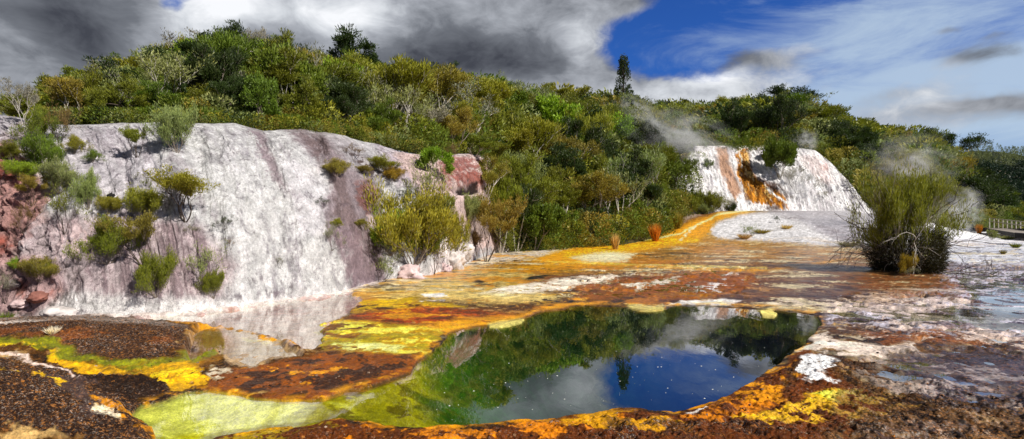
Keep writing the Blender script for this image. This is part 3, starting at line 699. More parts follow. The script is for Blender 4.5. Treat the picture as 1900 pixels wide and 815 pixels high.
for sdn in range(3):      # grey twiggy tree, thin leaf
    r = np.random.default_rng(50+sdn)
    sg, tp = grow(r, 4, .5, 4, 2, .36, .72, .5, .55, .014)
    proto('twiggy', sdn, sg, foliate(r, tp, 7, .05, .06, .007, 1, .7, drop=.25), PALEBARK)
for sdn in range(3):      # near bush, upright sprays, fine leaf
    r = np.random.default_rng(70+sdn)
    sg, tp = grow(r, 13, .8, 4, 2, .24, .74, .45, .5, .009, jit=.17, tiplev=1, leanr=(.05, 1.7))
    proto('spray', sdn, sg, foliate(r, tp[tp[:, 2] > .05], 10, .06, .048, .0052, 1.4, 1.0, drop=.2), BARK)
for sdn in range(2):      # open bush with bare stems below
    r = np.random.default_rng(90+sdn)
    sg, tp = grow(r, 5, .55, 4, 2, .34, .68, .5, .55, .012, jit=.14)
    proto('open', sdn, sg, foliate(r, tp[tp[:, 2] > .30], 14, .055, .045, .006, 1, .8), DARKBARK)
for sdn in range(3):      # tall tree on pale bare trunks
    r = np.random.default_rng(170+sdn)
    sg, tp = grow(r, 3, .28, 3, 3, .62, .5, .5, .6, .014, jit=.1)
    proto('trunked', sdn, sg, foliate(r, tp[tp[:, 2] > .45], 24, .085, .055, .008, .7, .5), PALEBARK)
for sdn in range(2):      # broadleaf
    r = np.random.default_rng(110+sdn)
    sg, tp = grow(r, 5, .8, 3, 3, .34, .66, .4, .75, .014)
    proto('broad', sdn, sg, foliate(r, tp, 26, .095, .05, .015, .8, .3), BARK)
r = np.random.default_rng(130)  # sparse twig shrub
for sdn in range(2):
    sg, tp = grow(r, 7, .8, 4, 2, .28, .74, .4, .5, .008, jit=.2)
    proto('bare', sdn, sg, foliate(r, tp, 3, .05, .05, .006, 1, .6, drop=.5), DARKBARK)
def tuft_proto(kind, seed, n, L, lean, w, arch=.3):
    r = np.random.default_rng(seed)
    th = r.random(n)*6.283; rr = np.sqrt(r.random(n))*.13
    c = np.stack([np.cos(th)*rr, np.sin(th)*rr, -.02+0*rr], 1)
    d = np.stack([np.cos(th)*lean*r.random(n), np.sin(th)*lean*r.random(n), np.ones(n)], 1)+r.normal(size=(n, 3))*.08
    l = L*(.5+.5*r.random(n))
    V, Fq, lv = blades(c, d, l, np.full(n, w), r.random(n), r)
    V = V/np.percentile(V[:, 2], 99.5)
    me = mesh_np(kind+'_blades', V, Fq, False, {'lv': lv}); me.materials.append(LEAF)
    KIND.setdefault(kind, []).append((None, me, V, Fq, lv, .3))
tuft_proto('reed', 140, 420, 1, .25, .008); tuft_proto('grass', 141, 300, 1, .9, .010); tuft_proto('grass', 142, 300, 1, .7, .010)
# poplar: narrow column
r = np.random.default_rng(150)
sg = [np.r_[0, 0, -.03, 0, 0, .95, .018, .004]]; tp = []
for i in range(150):
    z = .1+.86*r.random(); th = r.random()*6.283; w = .115*(1-max(0, (z-.3)/.75)**1.6)*min(1, z/.22)*(.55+.45*r.random())+.01
    q = np.array([math.cos(th)*w, math.sin(th)*w, z+.07]); sg.append(np.r_[0, 0, z-.03, q, .004, .001]); tp.append(np.r_[q, math.cos(th)*.3, math.sin(th)*.3, 1, 3])
proto('poplar', 0, np.array(sg), foliate(r, np.array(tp), 22, .03, .022, .007, 1.3, .8), DARKBARK)

GREENS = {'olive': (96,101,28), 'mid': (82,97,28), 'dark': (50,64,27), 'yellow': (116,116,34), 'lime': (106,128,30), 'grey': (128,126,108), 'brown': (108,88,52), 'bronze': (116,106,42), 'greygreen': (112,120,70), 'gold': (150,128,40), 'rust': (196,130,44), 'straw': (196,168,110), 'pale': (216,212,196)}
def jc(name, rng, amt=.12):
    c = lin(GREENS[name])*(1.3 if name in ('olive', 'mid', 'yellow', 'lime', 'bronze', 'greygreen') else 1.0); k = 1+(rng.random()-.5)*2*amt
    return tuple(np.clip(c*k*(1+(rng.random(3)-.5)*amt), 0, 1))+(1,)
prng = np.random.default_rng(5)
def plant(name, kind, loc, h, w=None, colour='olive', label='', cat='shrub', group=None, variant=None, rot=None, crown='foliage', stem='stems', bark=None):
    """an Empty at the root of the plant with its wood and its foliage as parts"""
    lst = KIND[kind]; b, l, V, Fq, lv, wd = lst[int(prng.integers(len(lst))) if variant is None else variant % len(lst)]
    o = link(name, None, label=label, category=cat)
    if group: o['group'] = group
    o.location = loc; o.rotation_euler = (0, 0, prng.random()*6.28 if rot is None else rot)
    sxy = h if w is None else w/2/wd
    o.scale = (sxy, sxy, h)
    if b: link(stem, b, parent=o)
    c = link(crown, l, parent=o); c.color = jc(colour, prng)
    return o
def near(Us, Vs, Ps, u, v):
    return Ps[np.argmin((Us-u)**2+(Vs-v)**2)]
def on_cliff(u, v): return near(CU, CV, CP, u, v)
def on_ground(u, v): return near(GU, GV, GP, u, v)
def on_casc(u, v): return near(AU, AV, AP, u, v)
def on_hill(u, v):
    X, Y = (u-950)/F, None
    t = np.linspace(0, .78, 300); x, y, z = hill_surface(np.full(300, float(u)), t); vv = HZ+F*(CAM-z)/y
    i = np.argmin(np.abs(vv-v)); return np.array([x[i], y[i], z[i]])
def px(name, kind, where, u, vb, hpx, wpx, colour, label, cat='shrub', **kw):
    p = where(u, vb); k = p[1]/F
    loc = (p[0], p[1]-.02, p[2]-.03)
    return plant(name, kind, loc, hpx*k, wpx*k, colour, label, cat, **kw)

# ---- individually placed plants
G, K, A_, H_ = on_ground, on_cliff, on_casc, on_hill
px('shrub','twiggy',K,45,232,84,62,'grey','tall bare grey shrub standing alone on the far left rim against the sky',cat='shrub')
px('shrub','spray',K,76,268,72,52,'olive','dense dark olive shrub on the rim just right of the bare grey one')
px('shrub','bare',K,112,262,80,50,'brown','brown leafless twiggy shrub on the rim at the left end of the forest')
px('shrub','spray',K,84,322,76,62,'mid','leafy green shrub hanging down the left gully below the rim')
px('shrub','spray',K,36,330,34,52,'lime','low bright green shrub on the red rock at the far left')
px('shrub','spray',K,20,300,40,50,'olive','olive shrub on the red rock just above the low bright green one')
px('shrub','bare',K,44,430,60,44,'brown','brown twiggy shrub on the lower red rock at the far left')
px('shrub','open',K,60,380,60,50,'bronze','bronze shrub between the red rock and the left gully')
px('shrub','spray',K,112,356,60,56,'greygreen','round grey-green bush halfway down the left gully')
px('shrub','spray',K,165,386,72,44,'greygreen','upright dark grey-green bush beside the gully on the lilac slope')
px('shrub','bare',K,120,428,88,62,'olive','loose olive shrub at the foot of the left gully')
px('shrub','spray',K,140,284,34,34,'yellow','small yellow-green bush high on the slope below the forest end')
px('shrub','spray',K,174,300,24,24,'mid','smallest round bush, beside the small yellow-green one near the rim')
px('shrub','open',K,254,292,60,36,'olive','thin-stemmed small bush growing from the pale slope below the rim')
px('shrub','spray',K,330,282,88,62,'greygreen','large feathery olive bush overhanging the white rim',variant=1)
px('shrub','open',K,344,408,96,90,'yellow','spreading yellow-green bush with dark stems in the middle of the white slope')
px('shrub','spray',K,268,402,56,60,'yellow','low yellow-green bush left of the spreading bush on the white slope')
px('shrub','spray',K,205,395,32,44,'yellow','low yellow tuft under the small dark hole on the lilac slope')
px('shrub','bare',K,418,424,26,38,'dark','small dark shrub alone on the bright white slope')
px('shrub','spray',K,200,486,84,72,'olive','olive bush at the left of the pair on the lower pink slope')
px('shrub','open',K,266,492,98,88,'bronze','big bronze-green bush with tangled stems on the lower pink slope')
px('shrub','spray',K,290,546,82,62,'olive','drooping olive bush low on the slope under the bronze-green one')
px('shrub','bare',K,378,530,86,60,'greygreen','tall dark thin bush on the lower white slope, upper of two')
px('shrub','spray',K,398,552,50,36,'olive','small olive bush at the lower right of the tall thin one')
px('shrub','bare',K,256,338,24,14,'grey','tiny grey twig plant under the thin-stemmed bush')
px('shrub','bare',K,272,352,26,18,'olive','tiny olive plant above the low yellow-green bush')
px('shrub','bare',K,428,462,24,16,'brown','tiny brown upright plant below the small dark shrub')
px('shrub','bare',K,356,438,24,28,'grey','tiny pale grey plant below the spreading yellow-green bush')
px('shrub','spray',K,75,520,44,60,'bronze','mixed bronze shrub among the red boulders at the cliff foot')
px('shrub','spray',K,28,500,22,24,'lime','little bright green plant above the left boulders')
px('shrub','spray',K,92,505,20,30,'yellow','little yellow-green plant right of the bronze shrub among boulders')
px('shrub','bare',K,10,560,60,44,'grey','grey twiggy shrub at the left edge by the cliff foot')
px('grass_tuft','grass',K,8,594,22,26,'lime','bright green grass tuft at the left end of the cliff foot',cat='grass tuft')
px('shrub','bare',K,598,386,24,26,'dark','small dark shrub on the brown streak of the slope')
px('shrub','spray',K,624,420,18,18,'yellow','tiny yellow-green plant above the grey twig shrub')
px('shrub','bare',K,616,462,52,40,'grey','grey leafless twig shrub on the brown streak')
px('shrub','spray',K,666,420,16,26,'bronze','tiny bronze plant beside the red rock stripe')
px('shrub','bare',K,520,496,26,18,'grey','tiny grey shrub alone low on the white slope')
px('shrub','spray',K,622,326,32,50,'bronze','low rusty-olive shrub on the dark speckled rock')
px('shrub','bare',K,656,296,30,40,'brown','brown twig shrub just under the rim right of the brown streak')
px('shrub','spray',K,708,318,30,50,'yellow','low yellow-green shrub on the grey rock near the rim, upper left one')
px('shrub','spray',K,728,336,28,44,'gold','straggling golden shrub on the grey rock above the big lime bush')
px('shrub','spray',K,670,320,14,40,'bronze','flat bronze mat plant left of the straggling golden shrub')
px('shrub','broad',K,804,326,52,54,'lime','bright green leafy bush by the right end of the cliff rim')
px('shrub','bare',K,838,296,36,24,'brown','small dark brown shrub on the rim beside the bright green bush')
px('shrub','bare',K,796,420,130,90,'greygreen','tall thin grey-green shrub behind the big lime bush')
px('shrub','spray',K,766,490,146,146,'yellow','biggest lime-yellow bush at the right end of the white slope',variant=0)
px('shrub','spray',K,724,470,80,60,'lime','lime bush tucked against the left side of the biggest lime-yellow bush')
px('shrub','bare',K,704,526,62,66,'greygreen','dark grey-green shrub at the water edge left of the pink boulder')
px('shrub','open',K,806,506,80,66,'olive','olive shrub right of the pink boulder at the cliff foot')
px('shrub','spray',K,846,470,80,44,'yellow','narrow yellow-green bush between the white rocks at the cliff end')
px('shrub','open',G,902,486,126,92,'bronze','brown-topped bush on bare forked stems on the white shore',variant=0)
px('shrub','open',G,880,482,60,40,'brown','small bare-stemmed shrub under the brown-topped bush')
for u_, vb_, h_, w_, k_, c_, lb_ in ((930,470,150,70,'scrub','olive','olive shrubby tree against the right end of the cliff, left of three'),(958,467,120,76,'scrub','dark','dark shrubby tree beside the cliff end, middle of three'),(990,465,100,80,'broad','mid','fresh green shrubby tree behind the shore, right of three'),(918,440,150,60,'spray','yellow','tall yellow-green shrub hiding the right corner of the cliff')):
    px('tree',k_,G,u_,vb_,h_,w_,c_,lb_,cat='tree',crown='crown',stem='trunk')
px('shrub','scrub',K,902,372,84,60,'bronze','bronze scrub over the dark hollow at the cliff end')
px('shrub','scrub',K,880,292,46,60,'olive','olive scrub on the rim above the red hollow')
px('shrub','spray',K,820,420,60,50,'olive','olive shrub on the broken rock above the narrow yellow-green bush')
px('shrub','spray',K,870,420,60,44,'greygreen','grey-green shrub on the broken rock left of the cliff corner')
# forest foot
px('reed_clump','reed',G,1216,448,36,24,'rust','upright orange-red reed clump by the golden stream',cat='reeds')
px('reed_clump','reed',G,1141,463,32,18,'straw','pale tan reed clump on the bank left of the orange-red one',cat='reeds')
px('reed_clump','reed',G,1256,424,34,26,'bronze','olive-orange reed clump at the bend of the golden stream',cat='reeds')
px('shrub','spray',G,1232,424,52,40,'olive','olive shrub behind the reeds at the stream bend')
px('shrub','spray',G,1180,442,60,60,'olive','olive shrub behind the orange-red reed clump')
px('shrub','bare',G,1208,408,60,56,'grey','grey leafless shrub at the forest foot near the cascade')
px('shrub','spray',A_,1282,398,46,44,'olive','olive shrub at the left foot of the cascade')
px('shrub','spray',A_,1316,398,44,40,'olive','darker olive shrub second from the left at the cascade foot')
px('shrub','bare',A_,1340,398,40,50,'grey','grey twiggy shrub at the right of the row at the cascade foot')
px('shrub','spray',A_,1302,402,24,30,'greygreen','lowest grey-green shrub in front of the row at the cascade foot')
px('shrub','spray',A_,1360,397,22,22,'dark','small dark shrub at the right end of the row at the cascade foot')
px('shrub','spray',A_,1312,312,18,20,'mid','small green shrub on the white rock left of the orange cascade')
px('shrub','broad',A_,1446,332,76,54,'mid','dark green leafy bush splitting the white cascade in two')
px('shrub','scrub',A_,1436,296,30,22,'dark','dark bush on the upper left shoulder of the leafy cascade bush')
px('shrub','bare',A_,1478,358,56,62,'grey','grey twig shrub in the steam below the leafy cascade bush')
px('shrub','bare',A_,1528,366,14,24,'grey','tiny grey plant on the right white cascade')
px('shrub','bare',G,1394,438,24,34,'greygreen','sparse grey-green shrub on the white mound')
px('grass_tuft','grass',G,1380,444,12,20,'straw','straw tuft left of the sparse shrub on the white mound',cat='grass tuft')
px('grass_tuft','grass',G,1412,432,10,20,'bronze','bronze tuft right of the sparse shrub on the white mound',cat='grass tuft')
px('shrub','bare',G,1441,414,16,14,'dark','tiny dark plant at the top of the white mound')
px('grass_tuft','grass',G,1459,424,10,14,'straw','straw tuft at the right side of the white mound',cat='grass tuft')
px('grass_tuft','grass',G,1575,458,14,26,'grey','mauve-grey tuft on the wet flat left of the big shrub',cat='grass tuft')
px('grass_tuft','grass',G,98,619,17,18,'pale','bleached white grass tuft on the brown hump at left',cat='grass tuft')
px('shrub','spray',G,1840,446,20,14,'greygreen','round grey-green plant on the white flat by the boardwalk')
px('grass_tuft','grass',G,1884,460,11,14,'olive','dark tuft on the white flat near the right edge',cat='grass tuft')
px('grass_tuft','grass',G,1860,472,10,8,'bronze','small brown tuft nearest on the white flat',cat='grass tuft')
px('grass_tuft','grass',G,1868,444,9,16,'greygreen','low tuft beside the boardwalk edge',cat='grass tuft')
px('reed_clump','reed',G,1816,434,20,12,'rust','rust-red plant where the steam meets the boardwalk',cat='reeds')
# poplar on the ridge
pp = H_(1157, 232); plant('poplar_tree', 'poplar', (pp[0], pp[1], pp[2]), (228-106)*pp[1]/F, None, 'dark', 'tall narrow poplar sticking up above the forest skyline', 'tree', crown='crown', stem='trunk').scale = (24, 24, (232-104)*pp[1]/F)
def hilltree(u, vtop, vbase, wpx, kind, colour, label, variant=None):
    p = H_(u, vbase); k = p[1]/F; vb = project(*p)[1]
    o = plant('tree', kind, tuple(p), (vb-vtop)*k, wpx*k, colour, label, 'tree', variant=variant, crown='crown', stem='trunk')
    return o
hilltree(668, 62, 172, 130, 'pads', 'dark', 'broad flat-topped dark tree standing above the middle-left skyline', 0)
hilltree(398, 42, 140, 100, 'pads', 'dark', 'layered dark tree at the highest point of the skyline', 1)
hilltree(350, 62, 160, 80, 'twiggy', 'grey', 'grey half-bare tree just left of the highest dark tree')
hilltree(470, 46, 146, 56, 'twiggy', 'grey', 'wispy grey tree right of the highest dark tree on the skyline')
hilltree(296, 84, 176, 84, 'twiggy', 'greygreen', 'leaning grey-green tree on the rising left skyline')
hilltree(205, 116, 196, 90, 'twiggy', 'grey', 'bare grey spreading tree on the low left skyline')
hilltree(150, 140, 208, 60, 'twiggy', 'greygreen', 'grey-green tree at the left end of the skyline')
hilltree(836, 120, 192, 50, 'pads', 'dark', 'little umbrella-shaped tree right of the flat-topped one on the skyline', 2)
hilltree(1435, 170, 232, 110, 'scrub', 'dark', 'dark round tree on the skyline above the cascade')
hilltree(1715, 240, 290, 60, 'scrub', 'dark', 'dark tree at the right end of the ridge before it drops')
hilltree(100, 162, 222, 34, 'pads', 'olive', 'slim olive tree beside the brown twig shrub on the left rim', 1)

# ---- the forest: trees all over the hillside
rng = np.random.default_rng(99)
pts = []; cell = {}
SKY = [(-900,212),(60,215),(85,195),(120,162),(150,145),(200,138),(250,134),(290,108),(335,90),(380,74),(420,74),(440,78),(520,84),(560,94),(610,108),(720,122),(735,127),(770,127),(820,142),(860,142),(900,147),(950,160),(1000,167),(1060,172),(1110,178),(1160,184),(1240,196),(1310,198),(1350,192),(1400,190),(1440,186),(1490,190),(1520,206),(1560,221),(1600,236),(1650,242),(1700,248),(1735,260),(1760,278),(1790,312),(1830,348),(1870,385),(1900,402),(3000,402)]
for it in range(26000):
    u = rng.uniform(-250, 2100); t = rng.random()**1.0*.80
    X, Y, Z = (float(a[0]) for a in hill_surface(np.array([u]), np.array([t])))
    if t < .035 and u < 900: continue
    if u < 60 : continue
    s = float(np.interp(Y, [24, 40, 70, 120, 170, 260], [2.0, 2.8, 4.0, 5.8, 7.6, 11.5]))*(.78+.75*rng.random())
    if t < .10: s *= .6
    sp = s*.64
    key = (int(X//4), int(Y//4)); ok = True
    for i in (-1, 0, 1):
        for j in (-1, 0, 1):
            for (a, b, c) in cell.get((key[0]+i, key[1]+j), ()):
                if (a-X)**2+(b-Y)**2 < min(sp, c)**2: ok = False; break
            if not ok: break
        if not ok: break
    if not ok: continue
    uu, vb = project(X, Y, Z); maxh = (vb-float(interp(SKY, uu))+rng.uniform(-18, 17))*Y/F
    h = min(s*rng.uniform(.95, 1.5), maxh)
    if h < .9: continue
    cell.setdefault(key, []).append((X, Y, sp)); pts.append((uu, vb, X, Y, Z, s, h, t))
infr = [p for p in pts if -10 < p[0] < 1910]
# front-most trees first: the ones that show
infr.sort(key=lambda p: -(p[5]/p[3])*(1.25 if p[7] < .3 or .52 < p[7] < .76 else 1))
NIND = 285
ind = infr[:NIND]; rest = infr[NIND:]+[p for p in pts if not -10 < p[0] < 1910]
MARK = [(190,'above the lilac slope'),(300,'above the overhanging olive bush'),(400,'under the highest dark tree'),(520,'above the bright white slope'),(620,'above the brown streak'),(720,'under the flat-topped tree'),(820,'above the grey speckled rock'),(920,'above the red cave'),(1010,'behind the white shore'),(1100,'left of the poplar'),(1190,'below the poplar'),(1290,'left of the cascade'),(1400,'above the orange cascade'),(1480,'above the leafy cascade bush'),(1600,'above the right white cascade'),(1720,'behind the big lone shrub'),(2000,'above the boardwalk')]
BANDS = ['at the foot of the forest', 'low on the hill', 'halfway up the hill', 'near the skyline']
LOOK = {'olive':'olive','mid':'fresh green','dark':'dark green','yellow':'yellow-green','lime':'bright green','grey':'grey twiggy','brown':'brownish','bronze':'bronze-tinged','greygreen':'grey-green'}
cells = {}
for p in ind:
    n_ = vn(np.array([p[2]*.12]), np.array([p[3]*.12]), 77)[0]; r_ = rng.random()
    if r_ < .15: kind, col = 'twiggy', ['grey','greygreen'][int(rng.random()*2)]
    elif r_ < .31: kind, col = 'pads', ['dark','mid','olive'][int(rng.random()*3)]
    elif r_ < .38: kind, col = 'broad', ['lime','mid','yellow'][int(rng.random()*3)]
    elif r_ < .48: kind, col = 'trunked', ['mid','olive','greygreen','yellow'][int(rng.random()*4)]
    elif r_ < .58: kind, col = 'spray', ['olive','yellow','greygreen','bronze'][int(rng.random()*4)]
    else: kind, col = 'scrub', (['olive','yellow','bronze'] if n_ > .55 else ['mid','olive','dark'])[int(rng.random()*3)]
    if p[0] > 1100 and rng.random() < .4: col = 'dark' if kind != 'twiggy' else 'greygreen'
    bd = BANDS[0] if p[7] < .1 else BANDS[1] if p[7] < .28 else BANDS[2] if p[7] < .52 else BANDS[3]
    mk_ = next(m for a, m in MARK if p[0] < a)
    cells.setdefault((LOOK[col], bd, mk_), []).append((p, kind, col))
ORD = ['leftmost', 'second', 'third', 'fourth', 'fifth', 'sixth', 'seventh', 'eighth', 'ninth', 'tenth']
for (lk, bd, mk_), lst in cells.items():
    lst.sort(key=lambda a: a[0][0])
    for i, (p, kind, col) in enumerate(lst):
        if len(lst) == 1: lab = f'{lk} tree {bd}, {mk_}'
        elif i == 0: lab = f'leftmost {lk} tree {bd}, {mk_}'
        elif i == len(lst)-1: lab = f'rightmost {lk} tree {bd}, {mk_}'
        else: lab = f'{ORD[i]} from left {lk} tree {bd}, {mk_}'
        plant('tree', kind, (p[2], p[3], p[4]-.1), p[6]*1.0, p[5]*1.15, col, lab, 'tree', group='trees of the hillside forest', crown='crown', stem='trunk')
# everything further back or outside the frame: one mass of small crowns
def mass(name, plist, per=260, bl=.11, **props):
    VV, FF, LV, CC = [], [], [], []; off = 0
    for (X, Y, Z, s, h, col, pk) in plist:
        n = per
        if pk == 'cone':
            z = rng.random(n)**.8; rad = (1-z)*.5*(.6+.4*rng.random(n)); 
        else:
            z = rng.random(n)**.7; rad = np.sqrt(np.clip(1-(z*1.2-.35)**2, .03, 1))*.5*(.75+.3*rng.random(n))
        th = rng.random(n)*6.283
        k = 1+.25*np.sin(th*3+X)+.2*np.sin(z*9+th*2+Y)
        c = np.stack([X+np.cos(th)*rad*s*k, Y+np.sin(th)*rad*s*k, Z+z*h*.92], 1)
        d = np.stack([np.cos(th), np.sin(th), .9+0*th], 1)+rng.normal(size=(n, 3))*.5
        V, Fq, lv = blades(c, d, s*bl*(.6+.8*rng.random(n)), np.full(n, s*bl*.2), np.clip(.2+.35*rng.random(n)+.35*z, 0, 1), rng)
        VV.append(V); FF.append(Fq+off); off += len(V); LV.append(lv); CC.append(np.tile(col[:3], (len(V), 1)))
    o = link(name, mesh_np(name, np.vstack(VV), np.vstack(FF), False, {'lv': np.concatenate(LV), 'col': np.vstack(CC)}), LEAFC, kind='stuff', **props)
    return o
cl = ['olive','mid','dark','yellow','greygreen','bronze','olive','mid']
mass('forest', [(p[2], p[3], p[4]-.1, p[5]*1.1, p[6], jc(cl[int(rng.random()*8)], rng), 'r') for p in rest], 520, label='dense green scrub forest covering the hillside between the nearer trees', category='forest')
# low undergrowth that closes the gaps on the hill floor
ug = []
for it in range(2600):
    u = rng.uniform(60, 2000); t = rng.uniform(.004, .5)**1.6
    if u < 900 and t < .03 and rng.random() < .5: continue
    X, Y, Z = (float(a[0]) for a in hill_surface(np.array([u]), np.array([t])))
    vb = project(X, Y, Z)[1]; s = rng.uniform(.7, 1.3)*(.5+Y/62); h = min(s*.8, (vb-float(interp(SKY, u)))*Y/F)
    if h > .3: ug.append((X, Y, Z-.1, s, h, jc(cl[int(rng.random()*8)], rng), 'r'))
mass('undergrowth', ug, 260, label='low green undergrowth along the forest floor and the cliff rim', category='undergrowth')
# far hill
fa = []
for it in range(2600):
    u = rng.uniform(1600, 2500); tt = rng.random(); Y = 175+tt*150
    zt = -2+(CAM-(float(interp(FT, u))-HZ)*325/F+2)*tt**.85
    X = (u-950)/F*Y
    if sds([(1815,313),(1836,314),(1868,322),(1900,330)], *[np.array([a]) for a in project(X, Y, zt)])[0] < 5: continue
    pale = tt > .60+.06*math.sin(u*.03)
    fa.append((X, Y, zt, rng.uniform(3, 4) if pale else rng.uniform(5, 8), rng.uniform(5, 6.5) if pale else rng.uniform(3.5, 6.5), tuple(lin((104,112,66) if pale else (30,46,28))*rng.uniform(.75, 1.25)), 'cone' if pale else 'r'))
mass('far_forest', fa, 90, .16, label='pale larches above dark trees on the distant right hill', category='forest')

# ---- the big lone shrub
BP = on_ground(1682, 503); bk = BP[1]/F
r = np.random.default_rng(777)
big = link('shrub', None, label='large lone shrub with tangled dead branches on the rusty flat at right', category='shrub'); big.location = tuple(BP)
SCL = 178*bk
sg, tp = grow(r, 34, .75, 4, 2, .27, .74, .38, .45, .009, jit=.17, base_r=.12, tiplev=1, leanr=(.1, 1.5))
tp = tp[(tp[:, 2] > .14) & (fbm(tp[:, 0]*5+tp[:, 1]*2, tp[:, 2]*5+tp[:, 1]*4, 701, 3) > -.10)]
V, Fq, lv = foliate(r, tp, 11, .05, .044, .0040, 1.5, 1.1, drop=.0)
zt = np.percentile(V[:, 2], 99); V = V/zt; sv, sf = tubes(sg); sv = sv/zt
wx_ = np.percentile(np.abs(V[:, 0]), 97); sx = (132*bk/2)/wx_
for arr in (V, sv): arr[:, 0:2] *= sx; arr[:, 2] *= SCL
link('stems', mesh_np('stems', sv, sf), PALEBARK, big)
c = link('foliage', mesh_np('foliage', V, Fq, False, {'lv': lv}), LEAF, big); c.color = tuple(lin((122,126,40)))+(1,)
# dense dark skirt low down
n = 16000; th = r.random(n)*6.283; z = r.random(n)**1.3*.42; rad = np.sqrt(np.clip(1-((z-.22)/.34)**2, .05, 1))*(.35+.65*r.random(n)**.5)*SCL*.34*(1+.12*np.sin(th*5+z*9))
cc_ = np.stack([np.cos(th)*rad, np.sin(th)*rad, z*SCL], 1); dd_ = np.stack([np.cos(th)*.6, np.sin(th)*.6, .2+r.normal(size=n)*.6], 1)
V, Fq, lv = blades(cc_, dd_, .22*(.5+r.random(n)), np.full(n, .013), r.random(n)*.6, r)
c = link('skirt', mesh_np('skirt', V, Fq, False, {'lv': lv}), LEAF, big, label='dark twiggy dead lower growth'); c.color = tuple(lin((58,54,34)))+(1,)
def wander(r, p, d, L, rad, lev, segs, droop=0., kids=3):
    q = np.array(p, float); d = np.array(d, float)
    k = 7
    for i in range(k):
        d = d/np.linalg.norm(d)+r.normal(size=3)*.16+np.array([0, 0, droop]); d /= np.linalg.norm(d)
        q2 = q+d*L/k
        if q2[2] < .02: q2[2] = .02; d[2] = abs(d[2])*.2
        segs.append(np.r_[q, q2, rad*(1-.6*i/k), rad*(1-.6*(i+1)/k)]); q = q2
        if lev > 0 and i >= 1 and r.random() < kids/6:
            wander(r, q, d+r.normal(size=3)*.6, L*.5, rad*.55, lev-1, segs, droop, kids)
sgs = []
for i in range(9):
    a = r.uniform(2.6, 4.6); wander(r, (math.cos(a)*.15, math.sin(a)*.15, .25+r.random()*.2), (math.cos(a), math.sin(a)*.8, .9), 2.7, .03, 2, sgs, -.10)
sv, sf = tubes(sgs, 5); link('dead_branch', mesh_np('dead_branch', sv, sf), PALEBARK, big, label='bleached dead branches drooping at the left foot')
sgs = []
for (a, z0, L, dz) in ((.15,2.6,2.6,1.0),(.0,3.0,2.4,1.6),(.5,2.8,2.2,2.2),(3.0,2.0,2.8,.9),(3.3,2.4,2.7,1.4),(2.8,2.9,2.4,1.9),(3.1,1.5,2.6,.6),(2.5,3.0,2.0,3),(.3,2.0,2.2,.5)):
    wander(r, (math.cos(a)*.1, math.sin(a)*.1, z0*.3), (math.cos(a), math.sin(a)*.4, dz), L*1.45, .030, 2, sgs, .03)
sv, sf = tubes(sgs, 5); link('bare_branch', mesh_np('bare_branch', sv, sf), DARKBARK, big, label='long thin bare branches reaching past the leaves')
px('shrub','spray',G,1683,510,40,30,'gold','small yellow shrub at the front foot of the big lone shrub')
px('shrub','bare',G,1692,513,20,24,'grey','grey tuft-like plant beside the small yellow shrub')
FB = on_ground(1780, 512); sgs = []
for i in range(5): wander(r, (-.9+i*.3, r.normal()*.2, .05+.1*r.random()), (1, -.25+r.normal()*.3, .25), 1.5, .022, 2, sgs, -.035)
sv, sf = tubes(sgs, 5); o = link('fallen_branch', mesh_np('fallen_branch', sv, sf), DARKBARK, label='dark fallen branches lying right of the big lone shrub', category='branch'); o.location = tuple(FB)

# ---- rocks
ROCKM = {n_: mat_plain(n_+'_stone', c_, 3, .45, .85, .7) for n_, c_ in (('pink', (206,180,178)), ('red', (142,92,80)), ('white', (196,188,184)), ('grey', (128,116,116)), ('black', (20,18,18)))}
def rock(u, v, wpx, hpx, m, label, where=K, seed=0, name='boulder', **kw):
    p = where(u, v); k = p[1]/F
    import bmesh
    bm = bmesh.new(); bmesh.ops.create_icosphere(bm, subdivisions=4, radius=1)
    P = np.array([v_.co[:] for v_ in bm.verts])
    d = 1+fbm(P[:, 0]*1.3+seed*7.1, P[:, 1]*1.3+P[:, 2]*1.9, 600+seed, 4)*.5+np.abs(fbm(P[:, 0]*4+seed, P[:, 1]*3+P[:, 2]*5, 650+seed, 5, .6))*.35-.1
    P = P*d[:, None]*np.array([wpx*k/2, wpx*k/2*.8, hpx*k/2*1.15])
    for v_, q_ in zip(bm.verts, P): v_.co = q_
    me = bpy.data.meshes.new(name); bm.to_mesh(me); bm.free()
    for pl in me.polygons: pl.use_smooth = True
    o = link(name, me, ROCKM[m], label=label, category='rock', **kw); o.location = (p[0], p[1]-.05, p[2]+hpx*k*(.3 if where is G else .12))
    o.rotation_euler = (0, 0, seed*.3)
    return o
rock(760,516,56,34,'pink','rounded pink boulder at the water edge under the lime bush',seed=1)
rock(842,492,44,36,'white','white boulder at the right end of the cliff foot',seed=2)
rock(862,470,32,34,'white','upper white boulder leaning on the one at the cliff end',seed=3)
rock(826,506,30,22,'pink','small pink boulder between the two bushes at the cliff foot',seed=4)
rock(208,366,14,10,'black','small dark cave hole on the lilac slope, built as a black lump',seed=5,name='stone')  # black lump put in for the darkness of a small cave hole
for i, (u, v, w, h, m, lb) in enumerate(((72,554,34,18,'red','reddish boulder at the left cliff foot'),(40,566,26,14,'pink','pink boulder left of the reddish one at the cliff foot'),(112,584,58,24,'white','big pale knobbly boulder at the left cliff foot'),(24,530,24,14,'grey','grey boulder above the pink one at left'),(84,306,12,30,'white','pale upright rock splinter in the left gully'))):
    rock(u, v, w, h, m, lb, seed=10+i)
for i, (u, v, w, h, m, lb) in enumerate(((1022,462,24,12,'grey','grey stone on the white shore under the forest'),(930,468,22,12,'white','pale stone on the shore beside the brown-topped bush'))):
    rock(u, v, w, h, m, lb, where=G, seed=30+i, name='stone')

